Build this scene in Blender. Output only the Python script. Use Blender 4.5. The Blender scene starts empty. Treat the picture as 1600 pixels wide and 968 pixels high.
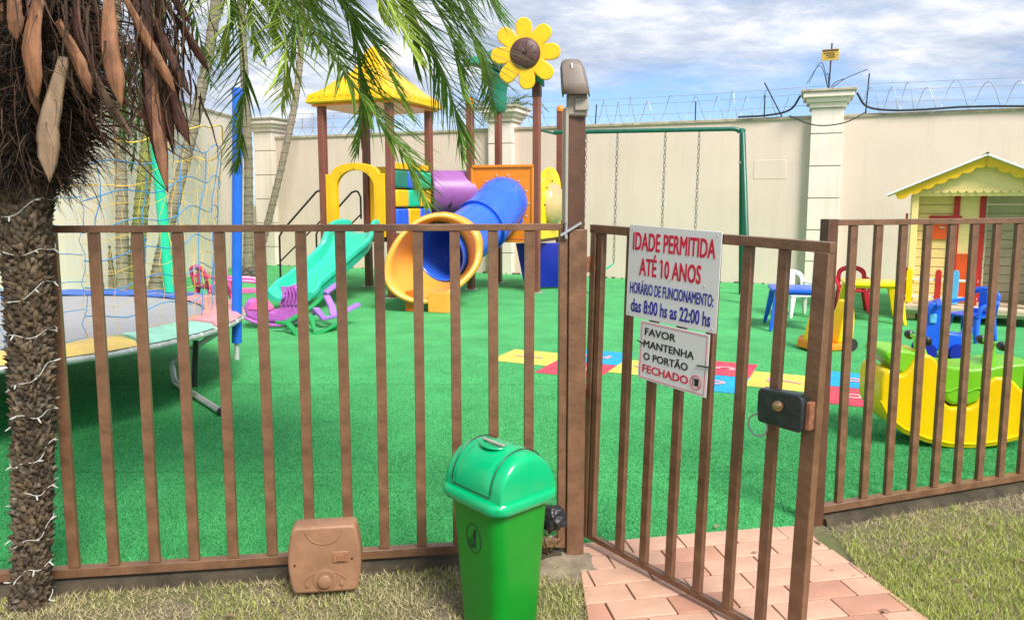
import bpy, bmesh, math, random
import numpy as np
from mathutils import Vector, Matrix, Euler
R = random.Random(7)
PI = math.pi
sc = bpy.context.scene
C = sc.collection

# ------------------------------------------------------------------ camera
FPX, HOR, EYE = 1156.0, 315.0, 1.5
TH = math.atan((449 - HOR) / FPX)
cd = bpy.data.cameras.new('camera'); cam = bpy.data.objects.new('camera', cd); C.objects.link(cam)
cam.location = (0, 0, EYE); cam.rotation_euler = (PI/2 - TH, 0, 0)
cd.sensor_width = 36; cd.lens = 36*FPX/1600; cd.shift_y = -35/1600
cd.clip_start = .05; cd.clip_end = 2000
sc.camera = cam
# ------------------------------------------------------------------ sky and sun
SUN_EL, SUN_DIR = 47, Vector((.50, -.87, 0)).normalized()
w = bpy.data.worlds.new('World'); sc.world = w; w.use_nodes = True
nt = w.node_tree; nt.nodes.clear()
def N(tree, typ, **kw):
    n = tree.nodes.new(typ)
    for k, v in kw.items():
        if k.startswith('i_'):
            n.inputs[k[2:].replace('_', ' ')].default_value = v
        else: setattr(n, k, v)
    return n
L = nt.links.new
sky = N(nt, 'ShaderNodeTexSky', sky_type='NISHITA', sun_disc=False, air_density=1.0, dust_density=.6, ozone_density=1.6)
sky.sun_elevation = math.radians(SUN_EL); sky.sun_rotation = math.atan2(SUN_DIR.x, SUN_DIR.y)
tc = N(nt, 'ShaderNodeTexCoord')
sep = N(nt, 'ShaderNodeSeparateXYZ'); L(tc.outputs['Generated'], sep.inputs[0])
zc = N(nt, 'ShaderNodeMath', operation='MAXIMUM'); L(sep.outputs['Z'], zc.inputs[0]); zc.inputs[1].default_value = 0.0
za = N(nt, 'ShaderNodeMath', operation='ADD'); L(zc.outputs[0], za.inputs[0]); za.inputs[1].default_value = .20
dx = N(nt, 'ShaderNodeMath', operation='DIVIDE'); L(sep.outputs['X'], dx.inputs[0]); L(za.outputs[0], dx.inputs[1])
dy = N(nt, 'ShaderNodeMath', operation='DIVIDE'); L(sep.outputs['Y'], dy.inputs[0]); L(za.outputs[0], dy.inputs[1])
cmb = N(nt, 'ShaderNodeCombineXYZ'); L(dx.outputs[0], cmb.inputs[0]); L(dy.outputs[0], cmb.inputs[1])
n1 = N(nt, 'ShaderNodeTexNoise', i_Scale=.62, i_Detail=10.0, i_Roughness=.60, i_Distortion=.08)
mp = N(nt, 'ShaderNodeMapping'); L(cmb.outputs[0], mp.inputs[0]); mp.inputs['Scale'].default_value = (1.0, 1.25, 1); mp.inputs['Location'].default_value = (3.1, 1.7, 0)
L(mp.outputs[0], n1.inputs['Vector'])
r1 = N(nt, 'ShaderNodeValToRGB'); L(n1.outputs['Fac'], r1.inputs[0])
r1.color_ramp.elements[0].position = .36; r1.color_ramp.elements[1].position = .53
# cloud brightness: white billows and grey-blue undersides
n2 = N(nt, 'ShaderNodeTexNoise', i_Scale=2.1, i_Detail=12.0, i_Roughness=.62, i_Distortion=.12)
mp2 = N(nt, 'ShaderNodeMapping'); L(cmb.outputs[0], mp2.inputs[0]); mp2.inputs['Scale'].default_value = (1.15, 1.6, 1); mp2.inputs['Location'].default_value = (9.3, 4.2, 0)
L(mp2.outputs[0], n2.inputs['Vector'])
r2 = N(nt, 'ShaderNodeValToRGB'); L(n2.outputs['Fac'], r2.inputs[0])
e = r2.color_ramp.elements; e[0].position = .36; e[0].color = (2.35, 2.8, 3.7, 1); e[1].position = .66; e[1].color = (5.9, 5.8, 5.7, 1)
m = r2.color_ramp.elements.new(.5); m.color = (3.5, 3.85, 4.5, 1)
CLOUD = 1.0
mixc = N(nt, 'ShaderNodeMix', data_type='RGBA')
lowz = N(nt, 'ShaderNodeMapRange'); L(zc.outputs[0], lowz.inputs[0]); lowz.inputs[1].default_value = .06; lowz.inputs[2].default_value = .17; lowz.inputs[3].default_value = -.16; lowz.inputs[4].default_value = .05
addn = N(nt, 'ShaderNodeMath', operation='ADD'); L(n1.outputs['Fac'], addn.inputs[0]); L(lowz.outputs[0], addn.inputs[1]); L(addn.outputs[0], r1.inputs[0])
L(r1.outputs[0], mixc.inputs[0]); tint = N(nt, 'ShaderNodeMix', data_type='RGBA', blend_type='MULTIPLY'); tint.inputs[0].default_value = 1; L(sky.outputs[0], tint.inputs[6]); tint.inputs[7].default_value = (.60, .70, .90, 1); L(tint.outputs[2], mixc.inputs[6]); L(r2.outputs[0], mixc.inputs[7])
bg = N(nt, 'ShaderNodeBackground'); bg.inputs['Strength'].default_value = .11
L(mixc.outputs[2], bg.inputs['Color'])
ow = N(nt, 'ShaderNodeOutputWorld'); L(bg.outputs[0], ow.inputs['Surface'])
sl = bpy.data.lights.new('sun', 'SUN'); sl.energy = 3.1; sl.angle = math.radians(20); sl.color = (1, .95, .88)
sun = bpy.data.objects.new('sun', sl); C.objects.link(sun)
sd = Vector((SUN_DIR.x*math.cos(math.radians(SUN_EL)), SUN_DIR.y*math.cos(math.radians(SUN_EL)), math.sin(math.radians(SUN_EL))))
sun.rotation_euler = sd.to_track_quat('Z', 'Y').to_euler()
vs = sc.view_settings; vs.view_transform = 'Standard'; vs.look = 'None'; vs.exposure = 0.90; vs.gamma = 1

# ------------------------------------------------------------------ measuring helpers (pixel of the 1600 px photo -> point of the place)
def ray(px, py):
    x = (px-800)/FPX; y = -(py-449)/FPX
    return Vector((x, math.cos(TH)+y*math.sin(TH), y*math.cos(TH)-math.sin(TH)))
def G(px, py, z=0.0):
    d = ray(px, py); t = (z-EYE)/d.z
    return Vector((d.x*t, d.y*t, z))
def P(px, py, Y):
    d = ray(px, py); t = Y/d.y
    return Vector((d.x*t, Y, EYE+d.z*t))
def hit(px, py, p0, n):
    o = Vector((0, 0, EYE)); d = ray(px, py)
    return o + d*((p0-o).dot(n)/d.dot(n))
# ------------------------------------------------------------------ materials
MATS = {}
def mat(name, col, rough=.5, var=.12, scale=6.0, bump=0.0, bscale=80.0, metal=0.0, dirt=0.0, dirtcol=(.12, .1, .07), spec=.5, coat=0.0, island=0.0, trans=0.0, sss=0.0, col2=None, stretch=None):
    m = bpy.data.materials.new(name); m.use_nodes = True; t = m.node_tree; b = t.nodes['Principled BSDF']; l = t.links.new
    co = N(t, 'ShaderNodeTexCoord'); src = co.outputs['Object']
    if stretch:
        mpn = N(t, 'ShaderNodeMapping'); mpn.inputs['Scale'].default_value = stretch; l(src, mpn.inputs[0]); src = mpn.outputs[0]
    n = N(t, 'ShaderNodeTexNoise', i_Scale=scale, i_Detail=6.0, i_Roughness=.6); l(src, n.inputs['Vector'])
    rp = N(t, 'ShaderNodeValToRGB'); l(n.outputs['Fac'], rp.inputs[0])
    lo = col2 if col2 else [c*(1-var) for c in col]; hi = col if col2 else [min(1, c*(1+var)) for c in col]
    rp.color_ramp.elements[0].position = .35; rp.color_ramp.elements[0].color = (*lo, 1)
    rp.color_ramp.elements[1].position = .65; rp.color_ramp.elements[1].color = (*hi, 1)
    out = rp.outputs[0]
    if dirt:
        d = N(t, 'ShaderNodeTexNoise', i_Scale=scale*1.7, i_Detail=9.0, i_Roughness=.72, i_Distortion=.4); l(co.outputs['Object'], d.inputs['Vector'])
        dr = N(t, 'ShaderNodeValToRGB'); l(d.outputs['Fac'], dr.inputs[0]); dr.color_ramp.elements[0].position = .5; dr.color_ramp.elements[1].position = .78
        dm = N(t, 'ShaderNodeMath', operation='MULTIPLY'); l(dr.outputs[0], dm.inputs[0]); dm.inputs[1].default_value = dirt
        mx = N(t, 'ShaderNodeMix', data_type='RGBA'); l(dm.outputs[0], mx.inputs[0]); l(out, mx.inputs[6]); mx.inputs[7].default_value = (*dirtcol, 1); out = mx.outputs[2]
    if island:
        g = N(t, 'ShaderNodeNewGeometry'); hs = N(t, 'ShaderNodeHueSaturation')
        mr = N(t, 'ShaderNodeMapRange'); l(g.outputs['Random Per Island'], mr.inputs[0]); mr.inputs[3].default_value = 1-island; mr.inputs[4].default_value = 1+island
        l(mr.outputs[0], hs.inputs['Value']); l(out, hs.inputs['Color']); out = hs.outputs[0]
    l(out, b.inputs['Base Color'])
    rr = N(t, 'ShaderNodeMapRange'); l(n.outputs['Fac'], rr.inputs[0]); rr.inputs[3].default_value = max(.03, rough-.1); rr.inputs[4].default_value = min(1, rough+.1); l(rr.outputs[0], b.inputs['Roughness'])
    b.inputs['Metallic'].default_value = metal; b.inputs['Specular IOR Level'].default_value = spec; b.inputs['Coat Weight'].default_value = coat
    if sss: b.inputs['Subsurface Weight'].default_value = sss; b.inputs['Subsurface Radius'].default_value = (.02, .02, .02)
    if bump:
        bn = N(t, 'ShaderNodeTexNoise', i_Scale=bscale, i_Detail=5.0, i_Roughness=.65); l(src, bn.inputs['Vector'])
        bb = N(t, 'ShaderNodeBump'); bb.inputs['Strength'].default_value = min(1, bump); bb.inputs['Distance'].default_value = .01; l(bn.outputs['Fac'], bb.inputs['Height']); l(bb.outputs[0], b.inputs['Normal'])
    if trans:
        tb = N(t, 'ShaderNodeBsdfTranslucent'); l(out, tb.inputs['Color']); ms = N(t, 'ShaderNodeMixShader'); ms.inputs[0].default_value = trans
        l(b.outputs[0], ms.inputs[1]); l(tb.outputs[0], ms.inputs[2]); l(ms.outputs[0], t.nodes['Material Output'].inputs['Surface'])
    MATS[name] = m
    return m
M = MATS
mat('brown_paint', (.172, .088, .047), .36, .25, 11, .3, 40, dirt=.6, dirtcol=(.095, .045, .026), spec=.5)
mat('brown_dark', (.10, .045, .025), .4, .2, 9, .12, 30, dirt=.2)
mat('rust', (.26, .10, .05), .8, .35, 40, .5, 90, dirt=.5, dirtcol=(.1, .04, .02))
mat('wall_paint', (.70, .565, .475), .85, .035, .9, .12, 14, dirt=.10, dirtcol=(.42, .37, .28), spec=.25)
mat('wall_white', (.83, .73, .64), .85, .03, .9, .12, 14, dirt=.06, dirtcol=(.5, .45, .35), spec=.25)
mat('coping', (.42, .36, .27), .9, .25, 5, .3, 40, dirt=.6, dirtcol=(.12, .11, .09))
mat('groove', (.38, .32, .23), .9)
mat('tower_post', (.20, .062, .040), .42, .12, 5, .1, 40, dirt=.15)
mat('yellow_plastic', (.90, .47, .004), .32, .07, 4, 0, dirt=.1, dirtcol=(.45, .3, .05), sss=.0)
mat('bright_yellow', (.95, .62, .0), .28, .05, 4, 0, dirt=.08, dirtcol=(.5, .35, .05))
mat('orange_plastic', (.82, .24, .015), .32, .08, 4, dirt=.1, dirtcol=(.4, .15, .04))
mat('light_orange', (.84, .36, .05), .34, .06, 4, dirt=.08, dirtcol=(.5, .25, .06))
mat('deep_orange', (.75, .15, .012), .35, .08, 4)
mat('blue_plastic', (.03, .13, .74), .25, .08, 4, dirt=.06, dirtcol=(.1, .15, .4), coat=.2)
mat('navy_plastic', (.006, .014, .30), .35, .1, 4)
mat('teal_plastic', (.03, .50, .34), .28, .07, 4, dirt=.12, dirtcol=(.15, .45, .38), coat=.2)
mat('dark_teal', (.008, .20, .13), .35, .1, 4)
mat('purple_tube', (.30, .10, .34), .4, .1, 4, dirt=.1)
mat('purple_toy', (.42, .10, .44), .3, .12, 6, dirt=.1)
mat('violet_toy', (.36, .17, .62), .35, .1, 6)
mat('green_toy', (.01, .30, .07), .3, .12, 6)
mat('lime', (.20, .58, .02), .3, .07, 5, dirt=.06, dirtcol=(.15, .35, .05))
mat('pink_plastic', (.82, .12, .40), .35, .07, 5)
mat('magenta_plastic', (.62, .03, .18), .35, .07, 5)
mat('red_plastic', (.55, .012, .03), .3, .08, 5)
mat('sky_plastic', (.10, .42, .72), .35)
mat('white_plastic', (.72, .74, .70), .4, .05, 5, dirt=.1, dirtcol=(.5, .5, .42))
mat('toy_blue', (.012, .11, .72), .3, .08, 5)
mat('bin_green', (.0, .24, .016), .36, .1, 5, .05, 150, dirt=.3, dirtcol=(.02, .2, .05))
mat('lid_green', (.0, .42, .155), .22, .05, 3, dirt=.10, dirtcol=(.1, .4, .25), coat=.25)
mat('black', (.015, .015, .017), .35, .2, 8)
mat('rubber', (.02, .02, .02), .7, .2, 8, .2, 60)
mat('bag', (.02, .02, .022), .22, .3, 20, .6, 35)
mat('steel', (.60, .61, .60), .38, .15, 12, metal=.35, dirt=.2, dirtcol=(.2, .17, .13))
mat('chain', (.33, .30, .26), .45, .3, 40, metal=.7)
mat('swing_green', (.005, .10, .065), .35, .15, 10, dirt=.15)
mat('mat_grey', (.33, .33, .34), .8, .06, 20, .2, 200)
mat('pad_blue', (.04, .13, .50), .42, .12, 6, .25, 25)
mat('pad_pink', (.66, .30, .32), .45, .12, 6, .25, 25)
mat('pad_green', (.32, .66, .50), .42, .12, 6, .25, 25)
mat('pad_yellow', (.80, .56, .16), .42, .1, 6, .25, 25)
mat('cord_blue', (.04, .26, .55), .6)
mat('cord_yellow', (.72, .48, .08), .6)
mat('foam_green', (.01, .52, .27), .5, .06, 6, .08, 50)
mat('foam_blue', (.008, .13, .62), .45, .08, 6, .08, 50)
mat('sign_white', (.72, .73, .72), .4, .04, 3, dirt=.06)
mat('ink_red', (.62, .012, .05), .5); mat('ink_blue', (.03, .025, .30), .5); mat('ink_black', (.015, .015, .015), .5)
mat('sunflower_brown', (.09, .035, .03), .5, .25, 10)
mat('sensor_brown', (.21, .165, .14), .5, .08, 6)
mat('sensor_beige', (.36, .32, .27), .45, .05, 6)
mat('box_brown', (.30, .155, .085), .45, .15, 9, .15, 60, dirt=.5, dirtcol=(.20, .10, .055))
mat('brass', (.45, .30, .16), .35, .2, 20, metal=.8)
mat('lock_black', (.02, .026, .028), .3, .3, 20, .1, 60, dirt=.35, dirtcol=(.08, .09, .09))
mat('cream_board', (.88, .68, .27), .6, .05, 6, .1, 30, dirt=.12, dirtcol=(.5, .42, .2), stretch=(1, 1, 5))
mat('pale_board', (.66, .58, .42), .65, .08, 6, .1, 30, dirt=.2, dirtcol=(.35, .3, .22))
mat('roof_white', (.8, .8, .78), .5, .05, 3)
mat('board_yellow', (.85, .50, .01), .5, .06)
mat('house_red', (.50, .022, .012), .5, .12, 9); mat('house_orange', (.72, .09, .01), .5, .08)
mat('floor_board', (.50, .40, .28), .7, .15, 8, dirt=.2)
mat('concrete', (.065, .05, .03), .95, .4, 9, .6, 50, dirt=.6, dirtcol=(.04, .035, .025))
mat('paver', (.56, .33, .23), .75, .16, 3.5, .15, 60, dirt=.3, dirtcol=(.34, .2, .14))
mat('paver_dark', (.47, .24, .16), .75, .16, 3.5, .15, 60, dirt=.3, dirtcol=(.3, .16, .11))
mat('grout', (.10, .075, .055), .95, .3, 30, .4, 80)
mat('trunk_grey', (.30, .25, .18), .9, .3, 8, .5, 40, dirt=.5, dirtcol=(.1, .09, .05), stretch=(1, 1, 6))
mat('trunk_moss', (.22, .24, .07), .9, .35, 14, .5, 40, dirt=.5, dirtcol=(.1, .09, .05))
mat('ring_dark', (.12, .10, .07), .95)
mat('near_bark', (.07, .048, .028), .95, .4, 30, .8, 60, dirt=.35, dirtcol=(.42, .38, .30))
mat('stub', (.072, .048, .025), .95, .5, 14, .8, 60, island=.55, dirt=.35, dirtcol=(.45, .42, .34))
mat('fibre_dark', (.022, .012, .008), .95, .5, 20, .6, 60, island=.4)
mat('fibre', (.065, .035, .02), .9, .4, 20, island=.6)
mat('spathe', (.25, .11, .05), .65, .4, 7, .5, 30, dirt=.85, dirtcol=(.10, .05, .03), stretch=(4, 4, .5))
mat('spathe_dark', (.085, .028, .016), .55, .35, 7, .5, 30, dirt=.4, dirtcol=(.06, .025, .018), stretch=(3, 3, .6))
mat('spathe_grey', (.25, .165, .10), .75, .3, 7, .5, 30, dirt=.4, dirtcol=(.1, .06, .04), stretch=(3, 3, .6))
mat('leaf', (.15, .26, .04), .38, .3, 3, island=.35, trans=.35, spec=.5)
mat('leaf_bright', (.36, .46, .08), .38, .25, 3, island=.3, trans=.4, spec=.5)
mat('leaf_far', (.09, .15, .04), .5, .3, 2, island=.35, trans=.3)
mat('rachis', (.22, .30, .08), .45, .2, 5)
mat('wire_white', (.50, .50, .45), .5)
mat('wire_steel', (.38, .40, .42), .5, metal=.5)
mat('cable', (.02, .02, .025), .6)
mat('warn_yellow', (.55, .36, .06), .6, .2, 30)
mat('window_clear', (.60, .42, .20), .15, .1, 5, spec=.8)
mat('mud', (.24, .19, .13), .95, .4, 8, .6, 50, dirt=.5, dirtcol=(.24, .2, .14))
mat('stone_pile', (.09, .07, .06), .9, .5, 8, .5, 30)

def streaks(nm):
    t = M[nm].node_tree; l = t.links.new; b = t.nodes['Principled BSDF']; src = b.inputs['Base Color'].links[0].from_socket
    co = N(t, 'ShaderNodeTexCoord'); mpn = N(t, 'ShaderNodeMapping'); mpn.inputs['Scale'].default_value = (2.2, 2.2, .12); l(co.outputs['Object'], mpn.inputs[0])
    n = N(t, 'ShaderNodeTexNoise', i_Scale=2.4, i_Detail=8.0, i_Roughness=.7); l(mpn.outputs[0], n.inputs['Vector'])
    r = N(t, 'ShaderNodeValToRGB'); l(n.outputs['Fac'], r.inputs[0]); r.color_ramp.elements[0].position = .48; r.color_ramp.elements[1].position = .8
    k = N(t, 'ShaderNodeMath', operation='MULTIPLY'); l(r.outputs[0], k.inputs[0]); k.inputs[1].default_value = .24
    mx = N(t, 'ShaderNodeMix', data_type='RGBA'); l(k.outputs[0], mx.inputs[0]); l(src, mx.inputs[6]); mx.inputs[7].default_value = (.40, .34, .26, 1); l(mx.outputs[2], b.inputs['Base Color'])
streaks('wall_paint'); streaks('wall_white')
def ground_mats():
    # artificial turf: speckled green pile
    for nm, col, hi in (('turf', (.012, .21, .05), (.16, .62, .23)), ('turf_yellow', (.62, .50, .06), (.86, .74, .20)),
                        ('turf_blue', (.01, .28, .66), (.05, .48, .86)), ('turf_red', (.55, .03, .07), (.80, .12, .18)), ('turf_mark', (.70, .26, .30), (.9, .5, .5))):
        m = bpy.data.materials.new(nm); m.use_nodes = True; t = m.node_tree; b = t.nodes['Principled BSDF']; l = t.links.new
        co = N(t, 'ShaderNodeTexCoord')
        a = N(t, 'ShaderNodeTexNoise', i_Scale=95.0, i_Detail=6.0, i_Roughness=.8); l(co.outputs['Object'], a.inputs['Vector'])
        r = N(t, 'ShaderNodeValToRGB'); l(a.outputs['Fac'], r.inputs[0]); r.color_ramp.elements[0].position = .38; r.color_ramp.elements[0].color = (*col, 1)
        r.color_ramp.elements[1].position = .64; r.color_ramp.elements[1].color = (*hi, 1)
        big = N(t, 'ShaderNodeTexNoise', i_Scale=2.2, i_Detail=9.0, i_Roughness=.72); l(co.outputs['Object'], big.inputs['Vector'])
        mr = N(t, 'ShaderNodeMapRange'); l(big.outputs['Fac'], mr.inputs[0]); mr.inputs[1].default_value = .3; mr.inputs[2].default_value = .7; mr.inputs[3].default_value = .74; mr.inputs[4].default_value = 1.2
        hs = N(t, 'ShaderNodeHueSaturation'); l(r.outputs[0], hs.inputs['Color']); l(mr.outputs[0], hs.inputs['Value']); l(hs.outputs[0], b.inputs['Base Color'])
        b.inputs['Roughness'].default_value = .75; b.inputs['Specular IOR Level'].default_value = .12
        bb = N(t, 'ShaderNodeBump'); bb.inputs['Strength'].default_value = .6; bb.inputs['Distance'].default_value = .012; l(a.outputs['Fac'], bb.inputs['Height']); l(bb.outputs[0], b.inputs['Normal'])
        if nm == 'turf':   # laid in strips: thin seams, each strip a touch different
            mpn = N(t, 'ShaderNodeMapping'); mpn.inputs['Rotation'].default_value = (0, 0, .37+1.2); l(co.outputs['Object'], mpn.inputs[0])
            sx = N(t, 'ShaderNodeSeparateXYZ'); l(mpn.outputs[0], sx.inputs[0])
            dv = N(t, 'ShaderNodeMath', operation='DIVIDE'); l(sx.outputs['X'], dv.inputs[0]); dv.inputs[1].default_value = 2.0
            fr_ = N(t, 'ShaderNodeMath', operation='FRACT'); l(dv.outputs[0], fr_.inputs[0]); lt_ = N(t, 'ShaderNodeMath', operation='LESS_THAN'); l(fr_.outputs[0], lt_.inputs[0]); lt_.inputs[1].default_value = .006
            fl_ = N(t, 'ShaderNodeMath', operation='FLOOR'); l(dv.outputs[0], fl_.inputs[0]); wn_ = N(t, 'ShaderNodeTexWhiteNoise', noise_dimensions='1D'); l(fl_.outputs[0], wn_.inputs['W'])
            m2 = N(t, 'ShaderNodeMapRange'); l(wn_.outputs['Value'], m2.inputs[0]); m2.inputs[3].default_value = .90; m2.inputs[4].default_value = 1.08
            k2 = N(t, 'ShaderNodeMath', operation='MULTIPLY'); l(mr.outputs[0], k2.inputs[0]); l(m2.outputs[0], k2.inputs[1])
            k3 = N(t, 'ShaderNodeMath', operation='MULTIPLY'); l(lt_.outputs[0], k3.inputs[0]); k3.inputs[1].default_value = -.45
            k4 = N(t, 'ShaderNodeMath', operation='ADD'); l(k2.outputs[0], k4.inputs[0]); l(k3.outputs[0], k4.inputs[1]); l(k4.outputs[0], hs.inputs['Value'])
        MATS[nm] = m
    # soil with dry straw and green patches
    m = bpy.data.materials.new('soil'); m.use_nodes = True; t = m.node_tree; b = t.nodes['Principled BSDF']; l = t.links.new
    co = N(t, 'ShaderNodeTexCoord')
    a = N(t, 'ShaderNodeTexNoise', i_Scale=45.0, i_Detail=8.0, i_Roughness=.75); l(co.outputs['Object'], a.inputs['Vector'])
    r = N(t, 'ShaderNodeValToRGB'); l(a.outputs['Fac'], r.inputs[0]); r.color_ramp.elements[0].position = .35; r.color_ramp.elements[0].color = (.06, .045, .03, 1)
    r.color_ramp.elements[1].position = .68; r.color_ramp.elements[1].color = (.34, .28, .18, 1)
    c2 = N(t, 'ShaderNodeTexNoise', i_Scale=3.0, i_Detail=5.0); l(co.outputs['Object'], c2.inputs['Vector'])
    rr = N(t, 'ShaderNodeValToRGB'); l(c2.outputs['Fac'], rr.inputs[0]); rr.color_ramp.elements[0].position = .42; rr.color_ramp.elements[1].position = .6
    mx = N(t, 'ShaderNodeMix', data_type='RGBA'); l(rr.outputs[0], mx.inputs[0]); l(r.outputs[0], mx.inputs[6]); mx.inputs[7].default_value = (.16, .17, .06, 1)
    l(mx.outputs[2], b.inputs['Base Color']); b.inputs['Roughness'].default_value = .95
    bb = N(t, 'ShaderNodeBump'); bb.inputs['Strength'].default_value = .9; bb.inputs['Distance'].default_value = .02; l(a.outputs['Fac'], bb.inputs['Height']); l(bb.outputs[0], b.inputs['Normal'])
    MATS['soil'] = m
    for nm, c0, c1 in (('blade_turf', (.006, .20, .045), (.14, .68, .25)), ('blade_green', (.22, .30, .045), (.60, .64, .17)), ('blade_dry', (.34, .27, .13), (.78, .68, .40))):
        m = bpy.data.materials.new(nm); m.use_nodes = True; t = m.node_tree; b = t.nodes['Principled BSDF']; l = t.links.new
        g = N(t, 'ShaderNodeNewGeometry'); r = N(t, 'ShaderNodeValToRGB'); l(g.outputs['Random Per Island'], r.inputs[0])
        r.color_ramp.elements[0].color = (*c0, 1); r.color_ramp.elements[1].color = (*c1, 1); l(r.outputs[0], b.inputs['Base Color'])
        b.inputs['Roughness'].default_value = .7; b.inputs['Specular IOR Level'].default_value = .1 if nm == 'blade_turf' else .3
        tb = N(t, 'ShaderNodeBsdfTranslucent'); l(r.outputs[0], tb.inputs['Color']); ms = N(t, 'ShaderNodeMixShader'); ms.inputs[0].default_value = .3
        l(b.outputs[0], ms.inputs[1]); l(tb.outputs[0], ms.inputs[2]); l(ms.outputs[0], t.nodes['Material Output'].inputs['Surface'])
        MATS[nm] = m
ground_mats()

# ------------------------------------------------------------------ object helpers
def W(o):
    m = o.matrix_basis.copy()
    while o.parent: o = o.parent; m = o.matrix_basis @ m
    return m
def thing(name, label, cat, loc=(0, 0, 0), rz=0.0, group=None):
    o = bpy.data.objects.new(name, None); o.empty_display_size = .2; C.objects.link(o)
    o.location = loc; o.rotation_euler = (0, 0, rz); o['label'] = label; o['category'] = cat
    if group: o['group'] = group
    return o
class MB:
    def __init__(s): s.v = []; s.f = []
    def add(s, vs, fs):
        n = len(s.v); s.v += [Vector(v) for v in vs]; s.f += [tuple(i+n for i in f) for f in fs]; return s
    def box(s, c, d, rot=None):
        c = Vector(c); h = [x/2 for x in d]
        vs = [Vector((x*h[0], y*h[1], z*h[2])) for x in (-1, 1) for y in (-1, 1) for z in (-1, 1)]
        if rot is not None: vs = [rot @ v for v in vs]
        return s.add([v+c for v in vs], [(0, 1, 3, 2), (4, 6, 7, 5), (0, 4, 5, 1), (2, 3, 7, 6), (0, 2, 6, 4), (1, 5, 7, 3)])
    def tube(s, pts, r, n=8, cap=True, closed=False):
        pts = [Vector(p) for p in pts]; m = len(pts); rs = r if isinstance(r, (list, tuple)) else [r]*m
        vs = []; up = None
        for i, p in enumerate(pts):
            if closed: t = (pts[(i+1) % m]-pts[i-1])
            else: t = pts[min(i+1, m-1)]-pts[max(i-1, 0)]
            t.normalize()
            if up is None:
                up = Vector((0, 0, 1)) if abs(t.z) < .9 else Vector((1, 0, 0))
            a = up - t*up.dot(t)
            if a.length < 1e-4: a = t.orthogonal()
            a.normalize(); up = a; b = t.cross(a)
            for k in range(n):
                q = 2*PI*k/n; vs.append(p+(a*math.cos(q)+b*math.sin(q))*rs[i])
        fs = []
        for i in range(m if closed else m-1):
            j = (i+1) % m
            for k in range(n): fs.append((i*n+k, i*n+(k+1) % n, j*n+(k+1) % n, j*n+k))
        if cap and not closed: fs += [tuple(range(n))[::-1], tuple((m-1)*n+k for k in range(n))]
        return s.add(vs, fs)
    def loft(s, rings, cap=True, closed=True):
        n = len(rings[0]); vs = [v for r in rings for v in r]; fs = []
        for i in range(len(rings)-1):
            for k in range(n if closed else n-1): fs.append((i*n+k, i*n+(k+1) % n, (i+1)*n+(k+1) % n, (i+1)*n+k))
        if cap and closed: fs += [tuple(range(n))[::-1], tuple((len(rings)-1)*n+k for k in range(n))]
        return s.add(vs, fs)
    def lathe(s, prof, c=(0, 0, 0), n=24, axis=None):
        c = Vector(c); q = Vector((0, 0, 1)).rotation_difference(Vector(axis)) if axis is not None else None
        rings = []
        for r, z in prof:
            ring = []
            for k in range(n):
                v = Vector((r*math.cos(2*PI*k/n), r*math.sin(2*PI*k/n), z))
                if q: v = q @ v
                ring.append(c+v)
            rings.append(ring)
        return s.loft(rings)
    def prism(s, poly, a, ax_u, ax_v, ax_w, t, origin):
        # polygon in (u,v) extruded from a to a+t along w
        O = Vector(origin); U = Vector(ax_u); V = Vector(ax_v); Wd = Vector(ax_w); n = len(poly)
        vs = [O+U*p[0]+V*p[1]+Wd*a for p in poly]+[O+U*p[0]+V*p[1]+Wd*(a+t) for p in poly]
        fs = [tuple(range(n))[::-1], tuple(range(n, 2*n))]+[(i, (i+1) % n, n+(i+1) % n, n+i) for i in range(n)]
        return s.add(vs, fs)
    def build(s, name, m, parent=None, world=False, smooth=False, bevel=0, seg=2, solid=0, sub=0, loc=None, kind=None, recalc=True):
        vs = s.v
        if world and parent is not None:
            inv = W(parent).inverted(); vs = [inv @ v for v in vs]
        me = bpy.data.meshes.new(name); me.from_pydata([tuple(v) for v in vs], [], s.f); me.update()
        if recalc:
            bm = bmesh.new(); bm.from_mesh(me); bmesh.ops.recalc_face_normals(bm, faces=bm.faces); bm.to_mesh(me); bm.free()
        me.materials.append(m if not isinstance(m, str) else M[m])
        o = bpy.data.objects.new(name, me); C.objects.link(o)
        if parent is not None: o.parent = parent
        if loc is not None: o.location = loc
        if smooth:
            me.polygons.foreach_set('use_smooth', [True]*len(me.polygons))
            if smooth != 'all': me.set_sharp_from_angle(angle=math.radians(42))
        if solid:
            q = o.modifiers.new('s', 'SOLIDIFY'); q.thickness = solid; q.offset = 0
        if sub:
            q = o.modifiers.new('u', 'SUBSURF'); q.levels = sub; q.render_levels = sub
        if bevel:
            q = o.modifiers.new('b', 'BEVEL'); q.width = bevel; q.segments = seg; q.limit_method = 'ANGLE'; q.angle_limit = math.radians(35); q.harden_normals = False
            me.polygons.foreach_set('use_smooth', [True]*len(me.polygons)); me.set_sharp_from_angle(angle=math.radians(60))
        if kind: o['kind'] = kind
        return o
def box1(name, c, d, m, parent, bevel=.003, rot=None, world=False, label=None):
    o = MB().box(c, d, rot).build(name, m, parent, world=world, bevel=bevel)
    if label: o['label'] = label
    return o
def inst(src, parent, loc=(0, 0, 0), rot=None, scale=None):
    o = src.copy(); C.objects.link(o); o.parent = parent; o.location = loc
    if rot is not None: o.rotation_euler = rot
    if scale is not None: o.scale = scale
    return o
def dup(root, loc, rz, label, scale=None):
    def rec(o, par):
        c = o.copy(); C.objects.link(c)
        if par is not None: c.parent = par
        for ch in [x for x in C.objects if x.parent == o]: rec(ch, c)
        return c
    r = rec(root, None); r.location = loc; r.rotation_euler = (0, 0, rz); r['label'] = label
    if scale: r.scale = scale
    return r
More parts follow.
